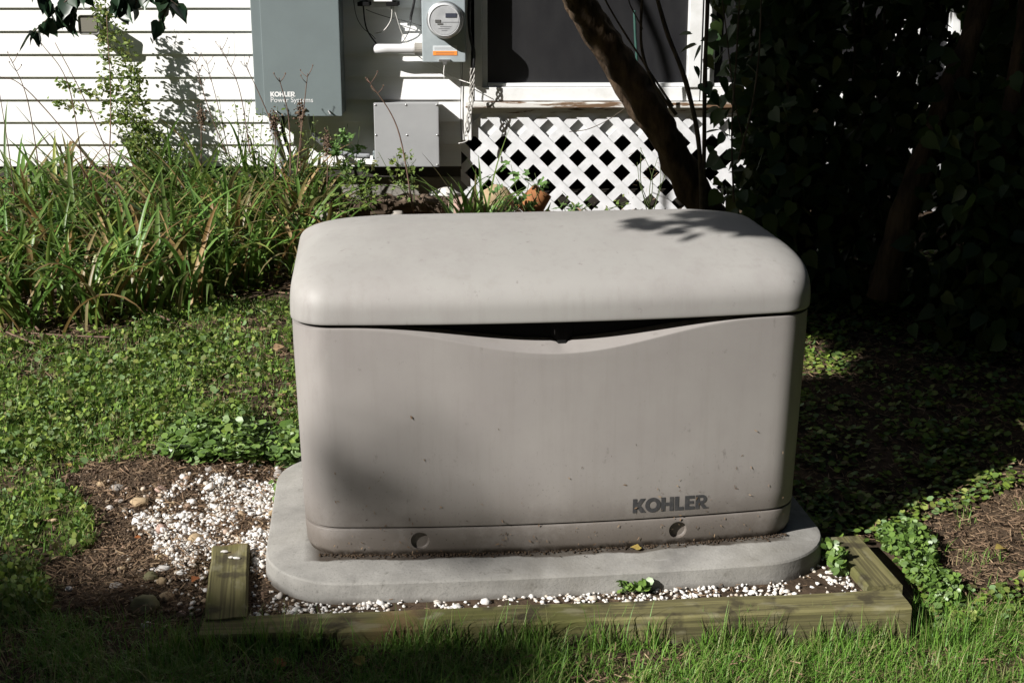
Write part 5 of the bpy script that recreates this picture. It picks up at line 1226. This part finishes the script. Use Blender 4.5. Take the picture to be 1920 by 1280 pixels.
p = scatter(90000, (.3, 3.2), (2.85, 5.6), lambda x, y, px, py: cover(x, y, px, py) & (rng.uniform(0, 1, len(x)) < .75)); n = len(p); p[:, 2] += rng.uniform(.004, .03, n)
tag(link('shaded_ground_cover', leaves_mesh('shaded_ground_cover', ROUND, p, rand_dirs(n, -.35, .35), unit(rand_dirs(n, .4, 1) + np.array([0, 0, .5])), rng.uniform(.010, .022, n)), M['clover'], kind='stuff'), 'shaded low weeds on the ground right of the generator', 'ground cover')
# brighter patch with larger leaves next to the pad
BIGL = [(300, 850), (345, 800), (400, 800), (450, 810), (556, 815), (556, 880), (500, 872), (440, 868), (370, 875), (310, 868)]
p = scatter(60000, (-1.3, -.4), (3.3, 4.2), lambda x, y, px, py: inpoly(*edge_noise(x, y, px, py, 10), BIGL) & (rng.uniform(0, 1, len(x)) < .32) & outside_pad(x, y)); n = len(p); p[:, 2] += rng.uniform(.012, .042, n)
tag(link('violet_leaves', leaves_mesh('violet_leaves', ROUND, p, rand_dirs(n, -.2, .3), unit(rand_dirs(n, .2, 1) + np.array([-.2, -.2, .3])), rng.uniform(.012, .030, n), .03), M['shinyclover'], kind='stuff'), 'patch of larger shiny leaves between the bare soil and the pad', 'ground cover')
def clump(poly, xr, yr, n0, hmax, size, label, seed, tpl=ROUND, m='shinyclover', dens=.3, name='clover_clump', cat='clover'):
    p = scatter(n0, xr, yr, lambda x, y, px, py: inpoly(*edge_noise(x, y, px, py, 8), poly) & timber_clear(x, y) & (rng.uniform(0, 1, len(x)) < dens)); n = len(p)
    if n == 0: return
    p[:, 2] += rng.uniform(.01, hmax, n)
    return tag(link(name, leaves_mesh(name, tpl, p, rand_dirs(n, -.4, .6), unit(rand_dirs(n, .1, 1) + np.array([-.1, -.2, .2])), rng.uniform(*size, n)), M[m], kind='stuff'), label, cat)
clump([(1640, 1015), (1700, 1000), (1745, 1030), (1760, 1080), (1800, 1110), (1790, 1150), (1745, 1150), (1725, 1120)], (.75, 1.5), (2.6, 3.4), 60000, .05, (.009, .019), 'bright clover clump outside the right timber', 1)
clump([(1545, 1040), (1575, 1030), (1590, 1060), (1580, 1085), (1560, 1075)], (.6, 1.0), (2.8, 3.3), 20000, .045, (.012, .022), 'small clover sprig in the corner of pad and right timber', 2)
clump([(1175, 1085), (1215, 1088), (1215, 1120), (1160, 1120)], (.1, .5), (2.7, 3.1), 14000, .03, (.010, .020), 'small weed sprouting between pad and front timber', 3)
clump([(505, 912), (525, 905), (530, 940), (510, 950)], (-.8, -.4), (3.2, 3.8), 14000, .02, (.008, .014), 'tiny green sprout beside the pad corner', 4)
clump([(520, 1195), (620, 1195), (600, 1215), (520, 1215)], (-.6, .0), (2.4, 2.9), 12000, .04, (.012, .02), 'small leafy weed in the grass at the left end of the front timber', 5)
clump([(1200, 1170), (1340, 1160), (1350, 1200), (1210, 1205)], (.1, .7), (2.4, 2.9), 12000, .05, (.012, .024), 'broad leafed weed in front of the timber middle', 6, dens=.12)
# soil crumbs, straw bits and brown grit on the bare patches
p = scatter(60000, (-1.4, -.3), (2.6, 4.0), lambda x, y, px, py: inpoly(*edge_noise(x, y, px, py, 30), SOIL_L) & outside_pad(x, y) & timber_clear(x, y)); n = len(p); p[:, 2] += .002
k = rng.uniform(0, 1, n); a_ = p[k < .38]; b_ = p[(k > .45) & (k < .80)]; 
tag(link('soil_crumbs', stones_mesh('soil_crumbs', a_, rng.gamma(1.6, .0009, len(a_)) + .0010, .8), M['grit'], kind='stuff'), 'brown crumbs and grit on the bare soil left of the pad', 'soil crumbs')
b_[:, 2] += .004
tag(link('straw_bits', leaves_mesh('straw_bits', BIT, b_, rand_dirs(len(b_), -.15, .35), rand_dirs(len(b_), .3, 1), rng.uniform(.004, .014, len(b_)), .02), M['thatch'], kind='stuff'), 'dead grass bits scattered over the bare soil left of the pad', 'dead grass')
p = scatter(60000, (.7, 2.2), (2.4, 4.2), lambda x, y, px, py: inpoly(*edge_noise(x, y, px, py, 30), SOIL_R) & timber_clear(x, y)); n = len(p); p[:, 2] += .004
q2 = p[: int(n * .8)]; tag(link('pine_straw', leaves_mesh('pine_straw', BIT, q2, rand_dirs(len(q2), -.15, .3), rand_dirs(len(q2), .3, 1), rng.uniform(.006, .020, len(q2)), .02), M['thatch'], kind='stuff'), 'brown dead thatch covering the bare spot at the right', 'thatch')
p = scatter(22000, (.7, 2.2), (2.4, 4.2), lambda x, y, px, py: inpoly(*edge_noise(x, y, px, py, 30), SOIL_R) & timber_clear(x, y) & (fbm(x, y, 16, 55) > .62)); n = len(p)
tag(link('sparse_grass', blades_mesh('sparse_grass', p, rng.uniform(0, 2 * math.pi, n), rng.uniform(.02, .05, n), rng.uniform(.0014, .0026, n), np.abs(rng.normal(.5, .3, n)), rng.uniform(.2, 1.4, n), 3), M['grass'], kind='stuff'), 'sparse green blades in the bare spot at the right', 'grass')
# dead bits in all lawns
p = scatter(70000, (-2.3, 2.0), (2.2, 5.0), lambda x, y, px, py: outside_frame(x, y) & timber_clear(x, y)); n = len(p); p[:, 2] += rng.uniform(.002, .02, n)
tag(link('lawn_thatch', leaves_mesh('lawn_thatch', BIT, p, rand_dirs(n, -.1, .4), rand_dirs(n, .3, 1), rng.uniform(.008, .028, n), .02), M['thatch'], kind='stuff'), 'dead straw coloured bits lying in the lawn', 'thatch')
# gravel
p = scatter(34000, (-1.2, -.4), (2.7, 3.8), lambda x, y, px, py: inpoly(*edge_noise(x, y, px, py, 26), GRAVEL) & outside_pad(x, y) & timber_clear(x, y) & (rng.uniform(0, 1, len(x)) < np.clip((fbm(x, y, 9, 61) - .30) * 3, .08, 1) * .46)); n = len(p); p[:, 2] += rng.uniform(-.001, .007, n)
pe = scatter(9000, (-1.3, -.4), (2.7, 3.9), lambda x, y, px, py: inpoly(*edge_noise(x, y, px, py, 60), [(230, 900), (520, 860), (540, 1000), (500, 1100), (390, 1160), (290, 1110), (230, 1000)]) & outside_pad(x, y) & timber_clear(x, y) & (rng.uniform(0, 1, len(x)) < .085)); pe[:, 2] += .003
pm = scatter(12000, (-1.3, -.4), (2.7, 3.9), lambda x, y, px, py: inpoly(*edge_noise(x, y, px, py, 50), [(180, 900), (520, 870), (540, 1000), (480, 1110), (395, 1175), (270, 1150), (210, 1000)]) & outside_pad(x, y) & timber_clear(x, y) & (rng.uniform(0, 1, len(x)) < .06)); pm[:, 2] += .003
tag(link('mixed_pebbles', stones_mesh('mixed_pebbles', pm, rng.gamma(3, .0014, len(pm)) + .002, .6, .18), M['mixed_pebble'], kind='stuff'), 'small tan and grey pebbles mixed into the soil round the gravel', 'pebbles')
p = np.concatenate([p, pe])
tag(link('white_gravel', stones_mesh('white_gravel', p, rng.gamma(3, .0012, len(p)) + .0022, .65, .16), M['pebble'], kind='stuff'), 'spilled white marble gravel left of the generator pad', 'gravel')
def accG(x, y, px, py):
    lx, ly = in_frame_box(x, y); l2 = (x - FA[0]) * FD[0] + (y - FA[1]) * FD[1]; n2 = (x - FA[0]) * FN[0] + (y - FA[1]) * FN[1]
    return (n2 > .085) & (l2 > .05) & (l2 < 1.55) & (ly < .30) & ~((np.abs(lx) < .62) & (ly > -.05)) & timber_clear(x, y) & ~((lx > .80) | (lx < -.80)) & ~((lx > .66) & (ly > .02) & (fbm(x, y, 12, 71) > .35)) & (rng.uniform(0, 1, len(x)) < np.clip(.06 + (fbm(x, y, 10, 63) - .40) * 2.2, .06, .6))
p = scatter(20000, (-.75, 1.0), (2.7, 3.3), accG); n = len(p); p[:, 2] += rng.uniform(-.002, .006, n)
tag(link('border_gravel', stones_mesh('border_gravel', p, rng.gamma(3, .0010, n) + .0020, .7, .16), M['pebble'], kind='stuff'), 'white gravel strip between the pad and the timber border', 'gravel')

p = scatter(9000, (-.85, 1.0), (2.7, 3.4), lambda x, y, px, py: accG(x, y, px, py) | (inpoly(px, py, GRAVEL) & timber_clear(x, y) & outside_pad(x, y) & (rng.uniform(0, 1, len(x)) < .5))); n = len(p); p[:, 2] += rng.uniform(.003, .009, n)
tag(link('gravel_litter', leaves_mesh('gravel_litter', BIT, p, rand_dirs(n, -.15, .3), rand_dirs(n, .3, 1), rng.uniform(.004, .018, n), .02), M['thatch'], kind='stuff'), 'brown dead bits caught between the white gravel', 'litter')

# ================================================================== SINGLE ROCKS
def grock(px, py, wpx, hpx, m, label, seed, rz=0.0, flat=.5, deep=.8):
    g_ = G(px, py + hpx * .25); sc = (g_ - Vector((0, 0, HC))).length / F
    rock('rock', g_, (wpx * sc, wpx * sc * deep, max(hpx * sc * .95, wpx * sc * flat)), M[m], label, rz, seed, .32, 'rock')
grock(272, 1133, 58, 38, 'rock_moss', 'large mossy rock in the shade below the bare soil', 31, -.3, .55)
grock(312, 1118, 26, 20, 'rock_tan', 'small brown rock touching the large mossy rock', 32, .3)
grock(283, 1080, 28, 20, 'rock_moss', 'greenish rock just under the long white stone', 33, -.4)
grock(302, 1065, 36, 13, 'rock_white', 'long white stone on the soil below the gravel', 34, .05, .3, .5)
grock(303, 1088, 20, 14, 'rock_tan', 'round tan rock right of the greenish rock', 35)
grock(262, 940, 32, 18, 'rock_tan', 'flat tan rock at the upper left rim of the gravel', 36, -.1, .35)
grock(303, 990, 26, 19, 'rock_pink', 'greyish pink rock on the left part of the gravel', 37, -.2)
grock(284, 997, 16, 13, 'rock_grey', 'small grey rock left of the greyish pink rock', 38)
grock(366, 1008, 26, 18, 'rock_tan', 'tan rock on the gravel near the left timber', 39, .5, .45)
grock(302, 916, 22, 14, 'rock_pink', 'pink rock on the soil above the gravel', 40, .3)
grock(220, 914, 26, 13, 'rock_grey', 'flat grey rock on the soil near the lawn edge', 41, -.2, .3)
grock(190, 907, 18, 11, 'rock_tan', 'small brown rock left of the flat grey rock', 42)
grock(102, 977, 24, 15, 'rock_tan', 'tan rock lying in the sparse grass at the left', 43)
grock(130, 1103, 13, 11, 'rock_white', 'lone white pebble on the dark soil at the left', 44)
grock(300, 1043, 17, 12, 'rock_tan', 'tan pebble right above the long white stone', 45)
grock(325, 944 , 14, 12, 'rock_tan', 'amber pebble at the left rim of the white gravel', 46)
grock(206, 952, 15, 10, 'rock_white', 'white pebble between the flat tan rock and the lawn', 47)
grock(523, 888, 18, 22, 'rock_grey', 'grey stone standing at the left corner of the pad', 48, 0, .9)
grock(393, 879, 16, 14, 'rock_grey', 'dark grey stone below the shiny leaves', 49)
grock(275, 1170, 20, 12, 'rock_white', 'pale pebble in the shaded grass below the mossy rock', 50)
grock(218, 1097, 26, 10, 'rock_grey', 'thin flat stone at the left of the mossy rock', 51, -.3, .2)
grock(510, 962, 12, 18, 'rock_tan', 'brown stone leaning on the left side of the pad', 52)
grock(340, 1150, 18, 14, 'rock_pink', 'pinkish pebble near the lower end of the left timber', 53)
grock(479, 1050, 16, 15, 'rock_white', 'large white chip between left timber and pad', 54)
grock(228, 1065, 16, 10, 'rock_tan', 'small ochre pebble on the soil left of the long white stone', 55)
# chips lying on the left timber
for i, (px, py, a) in enumerate(((421, 1034, .2), (433, 1045, 0), (444, 1046, -.1))):
    q_ = PZ(px, py, ZT + .006); rock('stone_chip', (q_.x, q_.y, ZT + .004), (.012 if i == 1 else .018, .006, .006), M['rock_white'], ['white stone chip lying highest on the left timber', 'tiny white stone chip on the left timber, left of the pair', 'white stone chip on the left timber, right of the pair'][i], a, 60 + i, 0, 'stone chip')

# ================================================================== FALLEN LEAVES
def dead_leaf(px, py, z, m, size, label, seed, axis=None):
    q_ = G(px, py) if z is None else PZ(px, py, z); g = np.random.default_rng(seed); n = 1
    tv, tf = LILAC; tv = tv.copy(); tv[:, 2] += .35 * tv[:, 0] ** 2 + g.normal(0, .05, len(tv))
    me = leaves_mesh('fallen_leaf', (tv, tf), np.zeros((1, 3)), np.array([[math.cos(seed), math.sin(seed), .15]]), np.array([[g.normal(0, .3), -.3, 1]]), [size])
    o = link('fallen_leaf', me, M[m], loc=(q_.x, q_.y, q_.z + .004 + (0.012 if z is None else 0))); tag(o, label, 'fallen leaf'); return o
dead_leaf(1203, 1031, PADZ, 'dead_leaf_y', .026, 'small yellow leaf lying on the concrete pad', 3)
dead_leaf(985, 1110, .055, 'dead_leaf_o', .02, 'orange leaf scrap beside the pad near the middle of the front timber', 4)
dead_leaf(1188, 1117, .055, 'dead_leaf_o', .022, 'orange leaf under the weed between pad and front timber', 5)
dead_leaf(1330, 1105, .055, 'dead_leaf_o', .018, 'rusty leaf on the gravel strip, left of the tan one', 6)
dead_leaf(1436, 1102, .055, 'dead_leaf_t', .024, 'tan curled leaf on the gravel strip near its right end', 7)
dead_leaf(525, 1262, None, 'dead_leaf_o', .036, 'curled brown orange leaf in the dark grass at the bottom', 8)
dead_leaf(685, 1255, None, 'dead_leaf_y', .032, 'yellow green leaf in the dark grass at the bottom', 9)
dead_leaf(1882, 1036, None, 'dead_leaf_y', .034, 'yellow leaf on the bare spot at the right edge', 10)
dead_leaf(1750, 1168, None, 'dead_leaf_t', .026, 'tan leaf beside the right end of the front timber', 11)
dead_leaf(520, 750, None, 'dead_leaf_t', .036, 'tan leaf on the lawn close to the left side of the generator', 12)
dead_leaf(512, 663, None, 'dead_leaf_t', .04, 'pale brown leaf on the lawn behind the left side of the generator', 13)
dead_leaf(195, 706, None, 'dead_leaf_o', .026, 'reddish leaf in the middle of the left lawn', 14)
dead_leaf(133, 884, None, 'dead_leaf_y', .024, 'yellow leaf at the edge of the bare soil', 15)
dead_leaf(265, 1018, None, 'dead_leaf_o', .016, 'small red leaf scrap on the soil left of the gravel', 16)
dead_leaf(372, 1093, None, 'dead_leaf_o', .028, 'crumbled orange leaf beside the left timber', 17)
dead_leaf(1925, 1010, None, 'dead_leaf_o', .028, 'orange leaf just beyond the right edge on the bare spot', 18)
# twigs on the lawn edge
for i, (c_, lab) in enumerate((([(0, 632), (30, 645), (66, 660)], 'pale dry twig lying on the lawn at the far left'), ([(60, 640), (130, 645), (208, 648)], 'thin twig lying along the lower edge of the planting bed'), ([(230, 575), (280, 598), (320, 616)], 'brown broken stalk lying at the lower edge of the daylilies'), ([(0, 570), (40, 600), (75, 635)], 'grey stick slanting out of the daylilies at the left'))):
    pts = [G(*q_) + Vector((0, 0, .03)) for q_ in c_]; o = MB().tube(curve_pts(pts, 12), .0035, 6, wob=.4).build('fallen_twig', M['drystem'], None, True); tag(o, lab, 'twig')
